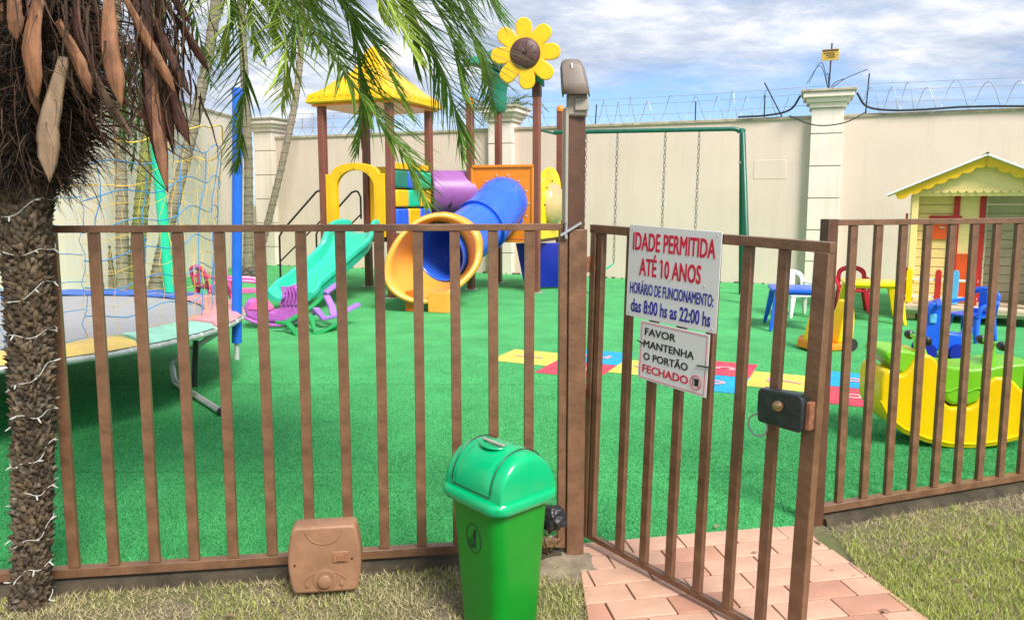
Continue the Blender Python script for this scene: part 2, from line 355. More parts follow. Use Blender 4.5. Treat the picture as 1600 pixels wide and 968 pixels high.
def tag(o, label, cat, group=None):
    o['label'] = label; o['category'] = cat
    if group: o['group'] = group
    return o
def fast(name, V, F, m, parent=None, kind=None, smooth=False):
    me = bpy.data.meshes.new(name); V = np.asarray(V, dtype=np.float32); F = np.asarray(F, dtype=np.int32)
    me.vertices.add(len(V)); me.vertices.foreach_set('co', V.ravel()); k = F.shape[1]
    me.loops.add(F.size); me.loops.foreach_set('vertex_index', F.ravel())
    me.polygons.add(len(F)); me.polygons.foreach_set('loop_start', np.arange(0, F.size, k, dtype=np.int32))
    try: me.polygons.foreach_set('loop_total', np.full(len(F), k, dtype=np.int32))
    except Exception: pass
    if smooth: me.polygons.foreach_set('use_smooth', np.ones(len(F), dtype=bool))
    me.update(calc_edges=True); me.validate()
    me.materials.append(M[m]); o = bpy.data.objects.new(name, me); C.objects.link(o)
    if parent is not None: o.parent = parent
    if kind: o['kind'] = kind
    return o
def bez(pts, n=8):
    # Catmull-Rom through points
    pts = [Vector(p) for p in pts]; out = []
    q = [pts[0]*2-pts[1]]+pts+[pts[-1]*2-pts[-2]]
    for i in range(1, len(q)-2):
        for k in range(n):
            t = k/n; a, b, c, d = q[i-1], q[i], q[i+1], q[i+2]
            out.append(.5*((2*b)+(c-a)*t+(2*a-5*b+4*c-d)*t*t+(3*b-a-3*c+d)*t**3))
    out.append(pts[-1]); return out
def inpoly(x, y, poly):
    c = False; n = len(poly)
    for i in range(n):
        x1, y1 = poly[i][0], poly[i][1]; x2, y2 = poly[i-1][0], poly[i-1][1]
        if (y1 > y) != (y2 > y) and x < (x2-x1)*(y-y1)/(y2-y1)+x1: c = not c
    return c
def txt(name, s, size, sx, m, parent, Mx, align='CENTER', bold=.02, depth=.0002):
    cu = bpy.data.curves.new(name, 'FONT'); cu.body = s; cu.size = size; cu.align_x = align; cu.offset = bold*size; cu.extrude = depth
    cu.resolution_u = 3
    t = bpy.data.objects.new('t', cu); C.objects.link(t); bpy.context.view_layer.update()
    dg = bpy.context.evaluated_depsgraph_get(); me = bpy.data.meshes.new_from_object(t.evaluated_get(dg)); bpy.data.objects.remove(t)
    me.transform(Matrix.Diagonal((sx, 1, 1, 1))); me.transform(Mx); me.materials.clear(); me.materials.append(M[m]); me.name = name
    o = bpy.data.objects.new(name, me); C.objects.link(o); o.parent = parent
    return o
def blades(name, poly, dens, h0, h1, wd, m, seed, parent=None, maskf=None, lean=.5):
    rng = np.random.default_rng(seed); P_ = np.array([(p[0], p[1]) for p in poly]); lo = P_.min(0); hi = P_.max(0)
    n = int(dens*(hi[0]-lo[0])*(hi[1]-lo[1])); x = rng.uniform(lo[0], hi[0], n); y = rng.uniform(lo[1], hi[1], n)
    ins = np.zeros(n, bool)
    for i in range(len(P_)):
        x1, y1 = P_[i]; x2, y2 = P_[i-1]
        if y1 == y2: continue
        ins ^= ((y1 > y) != (y2 > y)) & (x < (x2-x1)*(y-y1)/(y2-y1)+x1)
    if maskf is not None: ins &= maskf(x, y, rng)
    x = x[ins]; y = y[ins]; n = len(x)
    a = rng.uniform(0, 2*PI, n); h = rng.uniform(h0, h1, n); la = rng.uniform(0, 2*PI, n); ll = rng.uniform(0, lean, n)*h
    dxx = np.cos(a)*wd/2; dyy = np.sin(a)*wd/2
    V = np.empty((n, 3, 3)); V[:, 0] = np.stack([x-dxx, y-dyy, np.zeros(n)], 1); V[:, 1] = np.stack([x+dxx, y+dyy, np.zeros(n)], 1)
    V[:, 2] = np.stack([x+np.cos(la)*ll, y+np.sin(la)*ll, h], 1)
    return fast(name, V.reshape(-1, 3), np.arange(3*n).reshape(-1, 3), m, parent, 'stuff')

# ================================================================== GROUND, TURF, WALLS
# key plan points
A0 = G(-260, 924); PL = G(889, 866)                # left fence line, gate post
fdir = (PL-G(100, 917)).normalized()               # direction of the left fence
LF0 = PL-fdir*4.2
RP = G(1273, 815); RE = G(1600, 760); rdir = (RE-RP).normalized(); RF1 = RP+rdir*3.4
WA = G(1280, 446); WB = G(415, 413); wdir = (WA-WB).normalized(); wn = Vector((wdir.y, -wdir.x, 0))   # back wall, wn points into the yard
ang = math.atan2(wdir.y, wdir.x)
WEND = WA+wdir*12
LWA = Vector((WB.x-.45, WB.y+.3, 0)); LWB = Vector((-6.95, 3.2, 0)); LWC = Vector((-7.1, 0.5, 0))
T1 = G(900, 851); T2 = G(1248, 822)                # front edge of the turf in the gateway
ground = MB().add([(-150, -150, -.008), (150, -150, -.008), (150, 250, -.008), (-150, 250, -.008)], [(0, 1, 2, 3)]).build('ground', 'soil'); ground['kind'] = 'structure'
nrm_l = Vector((-fdir.y, fdir.x, 0)); nrm_r = Vector((-rdir.y, rdir.x, 0))
turf_poly = [LF0+nrm_l*.03, PL+nrm_l*.03-fdir*.02, T1, T1.lerp(T2, .5)+Vector((0, .012, 0)), T2, RP+nrm_r*.05+rdir*.02, RF1+nrm_r*.05, RF1+Vector((3, .5, 0)), WEND, WB, LWA, LWB]
turf = MB().add([(p.x, p.y, 0) for p in turf_poly], [tuple(range(len(turf_poly)))]).build('turf', 'turf', recalc=False); turf['kind'] = 'structure'
near_poly = [LF0+nrm_l*.03, PL+nrm_l*.03-fdir*.02, T1, T2, RP+nrm_r*.05+rdir*.02, RF1+nrm_r*.05, Vector((6.2, 8.2, 0)), Vector((-5.6, 8.2, 0)), Vector((-4.4, 5, 0))]
def fade(x, y, rng): return rng.uniform(0, 1, len(x)) < np.clip((8.2-y)/5.0, 0, 1)**1.6
tb = blades('turf_pile', near_poly, 20000, .004, .011, .0045, 'blade_turf', 3, maskf=fade, lean=1.2)
# kerb strips under the fences
def kerb(name, a, b, nrm, wd=.09, h=.03):
    n = 26; d = (b-a); vs = []; rnd = random.Random(5)
    for i in range(n+1):
        p = a+d*(i/n)
        for (o, z) in ((-wd/2-rnd.uniform(0, .012), -.01), (-wd/2+.008-rnd.uniform(0, .006), h-rnd.uniform(0, .008)), (wd/2-.01, h), (wd/2, -.01)): vs.append(p+nrm*o+Vector((0, 0, z)))
    fs = []
    for i in range(n):
        for k in range(3): fs.append((i*4+k, i*4+k+1, (i+1)*4+k+1, (i+1)*4+k))
    fs += [(0, 3, 2, 1), (n*4, n*4+1, n*4+2, n*4+3)]
    o = MB().add(vs, fs).build(name, 'concrete'); o['kind'] = 'structure'; return o
kerb('kerb', LF0, PL-fdir*.04, nrm_l); kerb('kerb', RP+rdir*.03, RF1, nrm_r)
# brick path in the gateway
path_poly = [T1, T2, G(1352, 898), G(1352, 898)+(G(1352, 898)-T2)*2.2, T1+(G(925, 1010)-T1)*3.4]
slab = MB().add([(p.x, p.y, -.004) for p in path_poly], [tuple(range(len(path_poly)))]).build('path', 'grout'); slab['kind'] = 'structure'
brickm = MB().box((0, 0, .002), (.236, .116, .016)).build('brick', 'paver', slab, bevel=.003)
bm2 = brickm.data.copy(); bm2.materials.clear(); bm2.materials.append(M['paver_dark'])
def clipped(c, ua, va):
    a = math.atan2(u.y, u.x); pl = [c+u*(sx*.118)+v*(sy*.058) for sx, sy in ((-1, -1), (1, -1), (1, 1), (-1, 1))]
    full = True
    for (p0, p1) in ((T1, G(925, 1010)), (G(1352, 898), T2)):
        d = (p1-p0); nn_ = Vector((-d.y, d.x, 0)).normalized(); out = []
        for k in range(len(pl)):
            A, B = pl[k], pl[(k+1) % len(pl)]; da, db = (A-p0).dot(nn_), (B-p0).dot(nn_)
            if da >= 0: out.append(A)
            if da*db < 0: out.append(A+(B-A)*(da/(da-db)))
            if da < 0: full = False
        pl = out
        if len(pl) < 3: return None, False
    return pl, full
def i_clip(c):
    pl, full = clipped(c, u, v)
    if full: return False
    if pl:
        ar = abs(sum(pl[k].x*pl[(k+1) % len(pl)].y-pl[k].y*pl[(k+1) % len(pl)].x for k in range(len(pl))))/2
        if ar > .0012: MB().prism([(p.x, p.y) for p in pl], -.006, (1, 0, 0), (0, 1, 0), (0, 0, 1), .016+R.uniform(-.001, .001), (0, 0, 0)).build('brick', 'paver' if R.random() < .65 else 'paver_dark', slab, bevel=.003)
    return True
first = True; u = (T2-T1).normalized(); v = Vector((-u.y, u.x, 0))
for j in range(-11, 1):
    for i in range(-6, 14):
        c = T1+u*(i*.242+(.121 if j % 2 else 0)+.1)+v*(j*.122-.062)
        if c.y < 1.2: continue
        if i_clip(c): 
            continue
        o = brickm if first else inst(brickm, slab)
        if R.random() < .35: o.data = bm2
        o.location = (c.x, c.y, 0.001+R.uniform(-.0015, .0015)); o.rotation_euler = (R.uniform(-.006, .006), R.uniform(-.006, .006), math.atan2(u.y, u.x)+R.uniform(-.01, .01)); first = False
# lawn blades outside the fence
def noise2(x, y, s, k): return np.sin(x*s+k)*np.cos(y*s*1.13+k*2)+.5*np.sin(x*s*2.3+y*s*1.7+k*3)
rp0 = RP-nrm_r*.07
lawn_poly = [rp0+rdir*.02, RF1-nrm_r*.07, Vector((RF1.x+.5, 1.5, 0)), G(1520, 1300), G(1490, 1010), G(1355, 905)]
gr = blades('grass', lawn_poly, 17000, .012, .034, .004, 'blade_green', 11, maskf=lambda x, y, r: (((x-rp0.x)*(-rdir.y)+(y-rp0.y)*rdir.x) < -.30+.12*noise2(x, y, 5, 1)+r.uniform(-.2, .28, len(x))*1.0) & (r.uniform(0, 1, len(x)) < .9), lean=1.3)
blades('dry_grass', lawn_poly, 13000, .006, .024, .003, 'blade_dry', 12, maskf=lambda x, y, r: (r.uniform(0, 1, len(x)) < .55+.25*noise2(x, y, 7, 4)), lean=2.0)
lawn_l = [LF0-nrm_l*.06, PL-nrm_l*.06-fdir*.02, G(905, 880), G(915, 905), G(920, 1010), G(945, 1300), Vector((-3, 1.5, 0))]
blades('dry_grass', lawn_l, 15000, .006, .026, .0032, 'blade_dry', 13, maskf=lambda x, y, r: (r.uniform(0, 1, len(x)) < .75+.3*noise2(x, y, 6, 2))& ((x-PL.x+.02)**2+(y-PL.y+.1)**2 > .012), lean=1.8)
blades('grass', lawn_l, 11000, .01, .028, .0035, 'blade_green', 14, maskf=lambda x, y, r: (r.uniform(0, 1, len(x)) < .30+.35*noise2(x, y, 6, 7)), lean=1.4)
# back wall and pillars
def wall(name, a, b, h, th, m, label, n):
    t = thing(name, label, 'wall', a); d = (b-a).normalized(); nn = Vector((-d.y, d.x, 0)); Lw = (b-a).length
    rot = Matrix.Rotation(math.atan2(d.y, d.x), 3, 'Z'); mid = (a+b)/2
    MB().box(mid+Vector((0, 0, h/2-.1))+nn*th*n, (Lw, th, h+.2), rot).build('wall_panel', m, t, world=True)
    MB().box(mid+Vector((0, 0, h+.03))+nn*th*n, (Lw, th+.06, .06), rot).build('coping', 'coping', t, world=True, bevel=.01)
    # skirting stain strip of stones at the foot
    return t
WH = 2.95
bw = wall('boundary_wall', WB, WEND, WH, .16, 'wall_paint', 'long beige rendered wall with coping behind the swing and playhouse', .6)
lw = wall('boundary_wall', LWC, LWA, 3.4, .16, 'wall_white', 'taller pale wall on the left behind the palms and trampoline', .6)
def pillar(c, rz, label, wd=.52, group='capped pillars of the beige wall'):
    t = thing('wall_pillar', label, 'pillar', c, rz, group)
    b = MB(); z = -.1; H = 3.12; k = 0
    cuts = [-.1, .44, 1.0, 1.56, 2.12, 2.68, H]
    for i in range(len(cuts)-1):
        z0 = cuts[i]; z1 = cuts[i+1]
        MB().box((0, 0, (z0+z1)/2), (wd, wd, z1-z0-.018)).build('block', 'wall_white', t, bevel=.006)
    MB().box((0, 0, H/2), (wd-.03, wd-.03, H+.05)).build('core', 'groove', t)
    c_ = MB()
    for z0, z1, ex in ((H, H+.09, .04), (H+.09, H+.17, .09), (H+.17, H+.26, .15)): c_.box((0, 0, (z0+z1)/2), (wd+ex*2, wd+ex*2, z1-z0-.001))
    c_.build('capital', 'wall_white', t, bevel=.012)
    MB().box((0, 0, H+.285), (wd+.36, wd+.36, .048)).build('cap_slab', 'coping', t, bevel=.01)
    return t
pz = WB+wn*-.02
S = (WA-WB).length/2
pillar(WA-wn*.13, ang, 'beige wall pillar with moulded cap and small yellow warning plate, right of the swing')
pillar(WA-wdir*S-wn*.13, ang, 'beige wall pillar with moulded cap behind the sunflower post')
pillar(WB+wdir*.15-wn*.13, ang, 'beige wall pillar with moulded cap at the left corner of the wall')
q_ = hit(1203, 260, WB, wn); q_.z = 2.08
ptc = MB().box(q_+wn*-.026, (.56, .03, .34), Matrix.Rotation(ang, 3, 'Z')).build('plaster_patch', 'wall_paint', bw, world=True, bevel=.004)
# dark earth line and stones at the wall foot
b = MB(); rr_ = random.Random(3)
for i in range(230):
    t_ = rr_.uniform(0, 1); p = WB.lerp(WEND, t_)+wn*rr_.uniform(.06, .16); s = rr_.uniform(.015, .045)
    b.box(p+Vector((0, 0, s*.3)), (s*2, s*1.4, s), Matrix.Rotation(rr_.uniform(0, 3), 3, 'Z'))
o = b.build('gravel', 'stone_pile', kind='stuff', bevel=.0)
tag(o, 'dark stones and debris along the foot of the beige wall', 'gravel')

# razor wire, electric fence wires, stubs, cables on the wall
def along(t, off=0.0, z=0.0): return WB+wdir*t-wn*off+Vector((0, 0, z))
WL = (WEND-WB).length
def coil(t0, t1, label, seed, r=.23):
    rnd = random.Random(seed); pts = []; t = t0; k = 0
    while t < t1:
        a = k*2*PI/12; rj = r*(1+.12*math.sin(k*.21+seed))
        pts.append(along(t, .1+rj*.5*math.cos(a), WH+.06+rj+rj*math.sin(a))); t += .36/12*(1+.35*math.sin(k*.09+seed)); k += 1
    o = MB().tube(pts, .0055, 4).build('razor_wire', 'wire_steel'); tag(o, label, 'razor wire', 'razor wire coils on the wall')
coil(.6, 5.7, 'razor wire coil on the wall top left of the green palm topper', 2)
coil(6.6, 11.7, 'razor wire coil on the wall top above the green swing', 5)
coil(12.9, WL, 'razor wire coil on the wall top above the playhouse', 9)
b = MB()
for z in (.20, .40, .52):
    for (t0, t1) in ((.5, S), (S, 2*S), (2*S, WL)):
        b.tube([along(t0+(t1-t0)*k/10, .1, WH+.06+z-.05*math.sin(PI*k/10)) for k in range(11)], .004, 4)
el = thing('electric_fence', 'thin electric fence wires with short rods above the beige wall', 'wire fence', along(S, .1, WH))
b.build('wire', 'wire_steel', el, world=True)
for px, h, lean in ((1193, .42, 0), (1352, .70, .03), (778+150, .4, .02), (1085, .36, 0), (1222, .62, -.35), (448, .5, 0)):
    # rod at that bearing on the wall
    q = hit(px, 195, WB, wn); MB().tube([Vector((q.x, q.y, WH+.05))-wn*.1, Vector((q.x+lean, q.y, WH+.05+h))-wn*.1], .012, 6).build('rod', 'cable', el, world=True)
pw = WA+wn*.05
warn = thing('warning_plate', 'small yellow warning plate on a thin rod above the wall pillar', 'sign', pw+Vector((0, 0, 3.42)))
MB().tube([pw+Vector((.0, 0, 3.40)), pw+Vector((.02, 0, 4.22))], .013, 6).build('rod', 'cable', warn, world=True)
rw = Matrix.Rotation(ang, 3, 'Z')
MB().box(pw+Vector((.0, 0, 4.02))+wn*.03, (.27, .012, .19), rw).build('plate', 'warn_yellow', warn, world=True, bevel=.003)
b = MB(); b.box(pw+Vector((0, 0, 4.095))+wn*.04, (.25, .006, .025), rw)
for k in range(3): b.box(pw+Vector((0, 0, 4.05-k*.035))+wn*.04+wdir*(.02*(k-1)), (.17-.03*k, .006, .012), rw)
b.build('print', 'brown_dark', warn, world=True)
b = MB(); rnd = random.Random(8)
for k in range(5):
    a = rnd.uniform(-1, 1); b.tube(bez([pw+Vector((0, 0, 3.42)), pw+wdir*(a*.25)+Vector((0, 0, 3.42+rnd.uniform(.1, .5))), pw+wdir*(a*.6)+Vector((0, 0, 3.42+rnd.uniform(.1, .45)))], 6), .006, 4)
for sgn in (-1, 1):
    b.tube(bez([pw+wdir*(sgn*.45)+Vector((0, 0, 3.36)), pw+wdir*(sgn*.62)+Vector((0, 0, 3.12)), pw+wdir*(sgn*1.0)+Vector((0, 0, 3.04)), pw+wdir*(sgn*1.5)+Vector((0, 0, 3.03))], 6), .018, 6)
b.tube(bez([pw+wn*.36+wdir*-.62+Vector((0, 0, 2.98)), pw+wn*.40+wdir*-.2+Vector((0, 0, 2.80)), pw+wn*.40+wdir*.25+Vector((0, 0, 2.82)), pw+wn*.3+wdir*.6+Vector((0, 0, 3.0))], 8), .010, 6)
b.tube([pw+wdir*1.4+Vector((0, 0, 3.03))]+[pw+wdir*(1.5+k*.5)+Vector((0, 0, 3.03+.02*math.sin(k*1.3))) for k in range(18)], .018, 6)
tag(b.build('power_cable', 'cable', smooth=True), 'black cables looping over the wall pillar and along the wall top', 'cable')

# ================================================================== FENCES, POST, GATE
def fence(name, a, d, Ln, label, n, first_off, sp, ztop=1.40):
    t = thing(name, label, 'fence', a, math.atan2(d.y, d.x), 'brown metal fences round the playground')
    box1('rail', (Ln/2, 0, ztop-.0135), (Ln, .032, .027), 'brown_paint', t, .002)
    box1('rail', (Ln/2, 0, .064), (Ln, .040, .036), 'brown_paint', t, .002)
    bar = MB().box((0, 0, 0), (.040, .022, ztop-.109-.002)).build('bar', 'brown_paint', t, bevel=.002)
    for i in range(n):
        o = bar if i == 0 else inst(bar, t)
        o.location = (first_off+i*sp+R.uniform(-.002, .002), 0, (ztop-.027+.082)/2); o.rotation_euler = (0, R.uniform(-.0025, .0025), 0)
    return t
LL = (PL-LF0).length-.036
sp = .1500
nb = int(LL/sp)
fl = fence('metal_fence', LF0, fdir, LL, 'brown metal bar fence left of the gate, in front of the trampoline and slides', nb, LL-.138-(nb-1)*sp, sp, 1.412)
box1('end_stile', (LL-.0, 0, .72), (.034, .034, 1.36), 'brown_paint', fl, .002)
RL = 3.4
fr = fence('metal_fence', RP, rdir, RL, 'brown metal bar fence right of the gate, in front of the yellow rocker', 21, .134, .1485, 1.42)
box1('end_post', (0, 0, .70), (.055, .055, 1.445), 'brown_dark', fr, .003)
# strike box on the post
box1('strike_box', (.005, .036, .955), (.05, .035, .10), 'black', fr, .004)
# post
gp = thing('gate_post', 'tall brown post with a sensor light on top, between fence and gate', 'post', PL, math.atan2(fdir.y, fdir.x))
box1('post', (.02, 0, .66), (.074, .062, 1.46), 'brown_paint', gp, .003)
box1('post_upper', (.012, .004, 1.63), (.070, .054, .48), 'brown_dark', gp, .003)
box1('post_edge', (-.030, .0, 1.61), (.012, .064, .52), 'sensor_beige', gp, .002)
b = MB(); b.tube([(-.055, -.04, 1.365), (.03, -.036, 1.415)], .006, 6); b.tube([(-.03, -.038, 1.42), (-.035, -.038, 1.36)], .005, 6); b.build('wire_tie', 'wire_steel', gp)
lt = thing('sensor_light', 'brown hooded sensor light fixed on top of the gate post', 'light', PL+Vector((0, 0, 1.86)), math.atan2(fdir.y, fdir.x)-.25)
MB().box((.015, 0, .02), (.082, .075, .09)).build('housing', 'sensor_beige', lt, bevel=.01)
MB().box((.035, -.041, .02), (.055, .012, .05)).build('window', 'sensor_beige', lt, bevel=.004)
b = MB(); ra = []
for z, k, y, xo in ((.055, 1.0, -.075, .012), (.10, .97, -.064, .006), (.16, .86, -.048, -.004), (.185, .72, -.036, -.008), (.196, .60, -.012, -.008)):
    ra.append([Vector((xo+x*k, y+yy, z)) for x, yy in ((-.052, .085), (-.052, .02), (-.042, .002), (0, -.004), (.042, .002), (.052, .02), (.052, .085))])
b.loft(ra, cap=False, closed=False); b.build('hood', 'sensor_brown', lt, solid=.006, smooth=True)
box1('clip', (-.004, -.056, .165), (.006, .006, .022), 'white_plastic', lt, .001)
# hinges are parts of the gate
HG = G(914, 853, .0); FE = Vector((.944, 2.29, 0)); gd = (FE-HG); GL = gd.length; gd.normalize(); ga = math.atan2(gd.y, gd.x)
gate = thing('metal_gate', 'brown metal bar gate swung open towards the lawn, with two signs and a lock', 'gate', HG, ga)
gate.rotation_euler = (0, math.radians(1.6), ga)
GT = 1.41; ZB = .05
gate_rail = box1('rail', (GL/2, 0, GT-.02), (GL+.03, .034, .034), 'brown_paint', gate, .002)
box1('rail', (GL/2, 0, ZB+.012), (GL, .024, .024), 'brown_paint', gate, .002)
box1('stile', (.005, 0, (GT+ZB)/2-.01), (.03, .034, GT-ZB-.02), 'brown_paint', gate, .002)
box1('stile', (.042, 0, (GT+ZB)/2-.01), (.028, .028, GT-ZB-.02), 'brown_paint', gate, .002)
box1('stile', (GL-.012, 0, (GT+ZB)/2-.02), (.05, .036, GT-ZB-.03), 'brown_paint', gate, .003)
bar = MB().box((0, 0, 0), (.034, .024, GT-ZB-.062)).build('bar', 'brown_paint', gate, bevel=.002)
gx = [.175, .305, .435, .565, .695, .825, .93]
gn = 6
for i in range(gn):
    o = bar if i == 0 else inst(bar, gate)
    o.location = (.072+(GL-.085)*(i+1)/(gn+1), 0, (GT+ZB)/2-.006)
for z, (ox) in ((1.24, 0), (.70, 0), (.22, 0)):
    b = MB(); b.box((-.045, -.035, z), (.055, .02, .045)); b.tube([(-.012, -.03, z-.03), (-.012, -.03, z+.035)], .013, 8); b.box((-.03, -.02, z+.02), (.05, .03, .018)); b.build('hinge', 'rust', gate, bevel=.003)
# lock
lk = MB(); zl = .868; xl = GL-.085
lk.prism([(-.085, -.055), (-.09, .03), (-.082, .052), (.05, .06), (.068, .052), (.073, .03), (.073, -.05), (.062, -.062), (-.075, -.062)], 0, (1, 0, 0), (0, 0, 1), (0, -1, 0), .042, (xl, -.018, zl))
lo = lk.build('lock_body', 'lock_black', gate, bevel=.006, seg=3)
b = MB(); b.box((xl+.0, -.061, zl+.0), (.13, .004, .004)); b.box((xl+.0, -.061, zl-.045), (.12, .004, .003)); b.build('lock_ridge', 'lock_black', lo)
MB().lathe([(.017, 0), (.017, .006), (.013, .008), (.013, .018), (.010, .020), (.003, .020)], (xl-.01, -.06, zl+.01), 18, (0, -1, 0)).build('key_cylinder', 'brass', lo, smooth=True)
box1('side_plate', (xl-.093, -.022, zl-.0), (.02, .03, .075), 'black', lo, .004)
box1('bolt_plate', (xl+.082, -.03, zl-.005), (.016, .03, .09), 'rust', lo, .003)
b = MB(); cc = Vector((xl-.10, -.03, zl-.085)); b.tube([cc+Vector((.036*math.cos(q), 0, .036*math.sin(q))) for q in [math.radians(x) for x in range(100, 400, 15)]], .0032, 6); b.tube(bez([cc+Vector((-.01, 0, .036)), cc+Vector((.015, 0, .05)), (xl-.06, -.03, zl-.05)], 5), .003, 6); b.build('pull_ring', 'wire_steel', lo, smooth=True)
# signs
gl_inv = W(gate).inverted()
pl0 = W(gate) @ Vector((0, -.022, 0)); pln = (W(gate).to_3x3() @ Vector((0, -1, 0))).normalized()
def sign(corners, name, label, rim):
    loc = [gl_inv @ hit(px, py, pl0, pln) for px, py in corners]   # on the gate plane, gate coordinates
    x0 = (loc[0].x+loc[3].x)/2; x1 = (loc[1].x+loc[2].x)/2
    zt = (loc[0].z+loc[1].z)/2; zb_ = (loc[2].z+loc[3].z)/2; wdt = x1-x0; h = zt-zb_
    tilt = math.atan2((loc[1].z-loc[0].z+loc[2].z-loc[3].z)/2, wdt)
    c = Vector(((x0+x1)/2, -.024, (zt+zb_)/2))
    print(name, 'w', round(wdt, 3), 'h', round(h, 3), 'tilt', round(math.degrees(tilt), 2))
    t = thing(name, label, 'sign'); t.matrix_basis = W(gate) @ Matrix.Translation(c) @ Matrix.Rotation(-tilt, 4, 'Y')
    t['label'] = label
    MB().box((0, -.002, 0), (wdt, .003, h)).build('plate', 'sign_white', t, bevel=.001)
    return t, wdt, h
XZ = Matrix(((1, 0, 0, 0), (0, 0, -1, 0), (0, 1, 0, 0), (0, 0, 0, 1)))    # text plane -> x,z facing -y
def line(parent, s, cx, cz, hgt, wid, m, bold, tag_='lettering'):
    o = txt(tag_, s, 1.0, 1.0, m, parent, Matrix.Identity(4), bold=0.0); me = o.data
    bm = bmesh.new(); bm.from_mesh(me); g0 = list(bm.verts)+list(bm.edges)+list(bm.faces)
    for q_, (sx, sy) in enumerate(((-1, -.6), (1, -.6), (-1, .6), (1, .6), (0, 0))):
        g_ = bmesh.ops.duplicate(bm, geom=g0)['geom']; bmesh.ops.translate(bm, vec=(sx*bold, sy*bold, .0001*(q_+1)), verts=[x for x in g_ if isinstance(x, bmesh.types.BMVert)])
    bm.to_mesh(me); bm.free()
    xs = [v.co.x for v in me.vertices]; ys = [v.co.y for v in me.vertices]
    # cap height from a plain H is about .73 of the size
    cap = .73; k = hgt/cap; w0 = max(xs)-min(xs); mx = (max(xs)+min(xs))/2
    me.transform(Matrix.Translation((-mx, -cap/2, 0))); me.transform(Matrix.Diagonal((wid/w0, k, 1, 1)))
    me.transform(Matrix.Translation((cx, -.0042, cz)) @ XZ)
    return o
s1, w1, h1 = sign([(986, 350), (1129, 363), (1121, 521), (979, 492)], 'rules_sign', 'large white sign with red and blue lettering about permitted age, high on the gate', 0)
line(s1, 'IDADE PERMITIDA', .0*w1, h1*.335, h1*.195, w1*.90, 'ink_red', .028)
line(s1, 'ATÉ 10 ANOS', -.02*w1, h1*.065, h1*.19, w1*.68, 'ink_red', .028)
line(s1, 'HORÁRIO DE FUNCIONAMENTO:', .0, -h1*.175, h1*.125, w1*.92, 'ink_blue', .024)
line(s1, 'das 8:00 hs as 22:00 hs', -.0*w1, -h1*.365, h1*.15, w1*.88, 'ink_blue', .024)
MB().prism([(0, 0), (0, .011), (-.009, .002), (-.009, -.006)], 0, (1, 0, 0), (0, 0, 1), (0, -1, 0), .001, (-.104*w1, -.0042, h1*.065+h1*.195/2-.0085)).build('lettering', 'ink_red', s1)
for x, z in ((-.46, .46), (.46, .46), (-.46, -.46), (.46, -.46), (-.33, -.0), (.0, -.03), (.36, -.045)): MB().lathe([(.0035, 0), (.003, .002)], (x*w1, -.0035, z*h1), 8, (0, -1, 0)).build('screw', 'steel', s1)
s2, w2, h2 = sign([(1002, 498), (1112, 524), (1103, 620), (998, 590)], 'notice_sign', 'smaller white notice with black and red lettering and thin red border, below the large sign', 0)
line(s2, 'FAVOR', -.19*w2, h2*.33, h2*.125, w2*.46, 'ink_black', .024)
line(s2, 'MANTENHA', -.06*w2, h2*.12, h2*.125, w2*.74, 'ink_black', .024)
line(s2, 'O PORTÃO', -.095*w2, -h2*.09, h2*.125, w2*.66, 'ink_black', .024)
line(s2, 'FECHADO', -.09*w2, -h2*.30, h2*.135, w2*.68, 'ink_red', .026)
b = MB(); e_ = .0012
for c, d in (((0, -.004, h2*.465), (w2*.94, .001, e_*1.4)), ((0, -.004, -h2*.465), (w2*.94, .001, e_*1.4)), ((w2*.47, -.004, 0), (e_*1.4, .001, h2*.93)), ((-w2*.47, -.004, 0), (e_*1.4, .001, h2*.93))): b.box(c, d)
b.build('border', 'ink_red', s2)
b = MB(); cc = Vector((w2*.355, -.0045, -h2*.30)); rr0 = h2*.105
b.tube([cc+Vector((rr0*math.cos(q), 0, rr0*math.sin(q)*1.05)) for q in [2*PI*k/24 for k in range(24)]], .0016, 4, closed=True)
b.box(cc, (.0025, .001, rr0*2), Matrix.Rotation(-.7, 3, 'Y')); b.build('prohibition_ring', 'ink_red', s2)
b = MB(); b.box(cc+Vector((.003, 0, .001)), (rr0*.75, .001, rr0*1.1)); b.box(cc+Vector((-rr0*.55, 0, 0)), (.002, .001, rr0*1.2)); b.build('gate_symbol', 'ink_black', s2)
b = MB(); b.tube([(-w2*.53, -.005, h2*.14), (-w2*.43, -.006, h2*.11)], .0025, 6); b.tube([(w2*.36, -.006, -h2*.02), (w2*.55, -.005, .0)], .0025, 6); b.build('cable_tie', 'black', s2)

# ================================================================== GATE-SIDE THINGS: bin, bag, brown box
# bin: local frame, front faces viewer-left
bx = thing('litter_bin', 'green plastic litter bin with domed swing lid in front of the fence', 'bin', G(781, 975), math.radians(-48))
def rr(wx, wy, r, z, n=6):
    pts = []
    for (sx, sy, a0) in ((1, 1, 0), (-1, 1, 90), (-1, -1, 180), (1, -1, 270)):
        for k in range(n+1):
            a = math.radians(a0+90*k/n); pts.append(Vector((sx*(wx/2-r)+r*math.cos(a), sy*(wy/2-r)+r*math.sin(a), z)))
    return pts
bh = .505
b = MB(); b.loft([rr(.215, .19, .04, .0), rr(.22, .195, .045, .01), rr(.272, .245, .05, bh-.04), rr(.274, .247, .05, bh)], cap=True); body = b.build('body', 'bin_green', bx, smooth=True)
b = MB(); b.loft([rr(.292, .266, .055, bh-.03), rr(.296, .27, .055, bh-.028), rr(.296, .27, .055, bh-.005)]); b.build('body_lip', 'bin_green', bx, smooth=True)
b = MB(); b.loft([rr(.318, .292, .06, bh-.022), rr(.328, .302, .06, bh-.014), rr(.330, .304, .06, bh+.006), rr(.318, .292, .06, bh+.016), rr(.29, .264, .06, bh+.018)]); b.build('lid_rim', 'lid_green', bx, smooth=True)
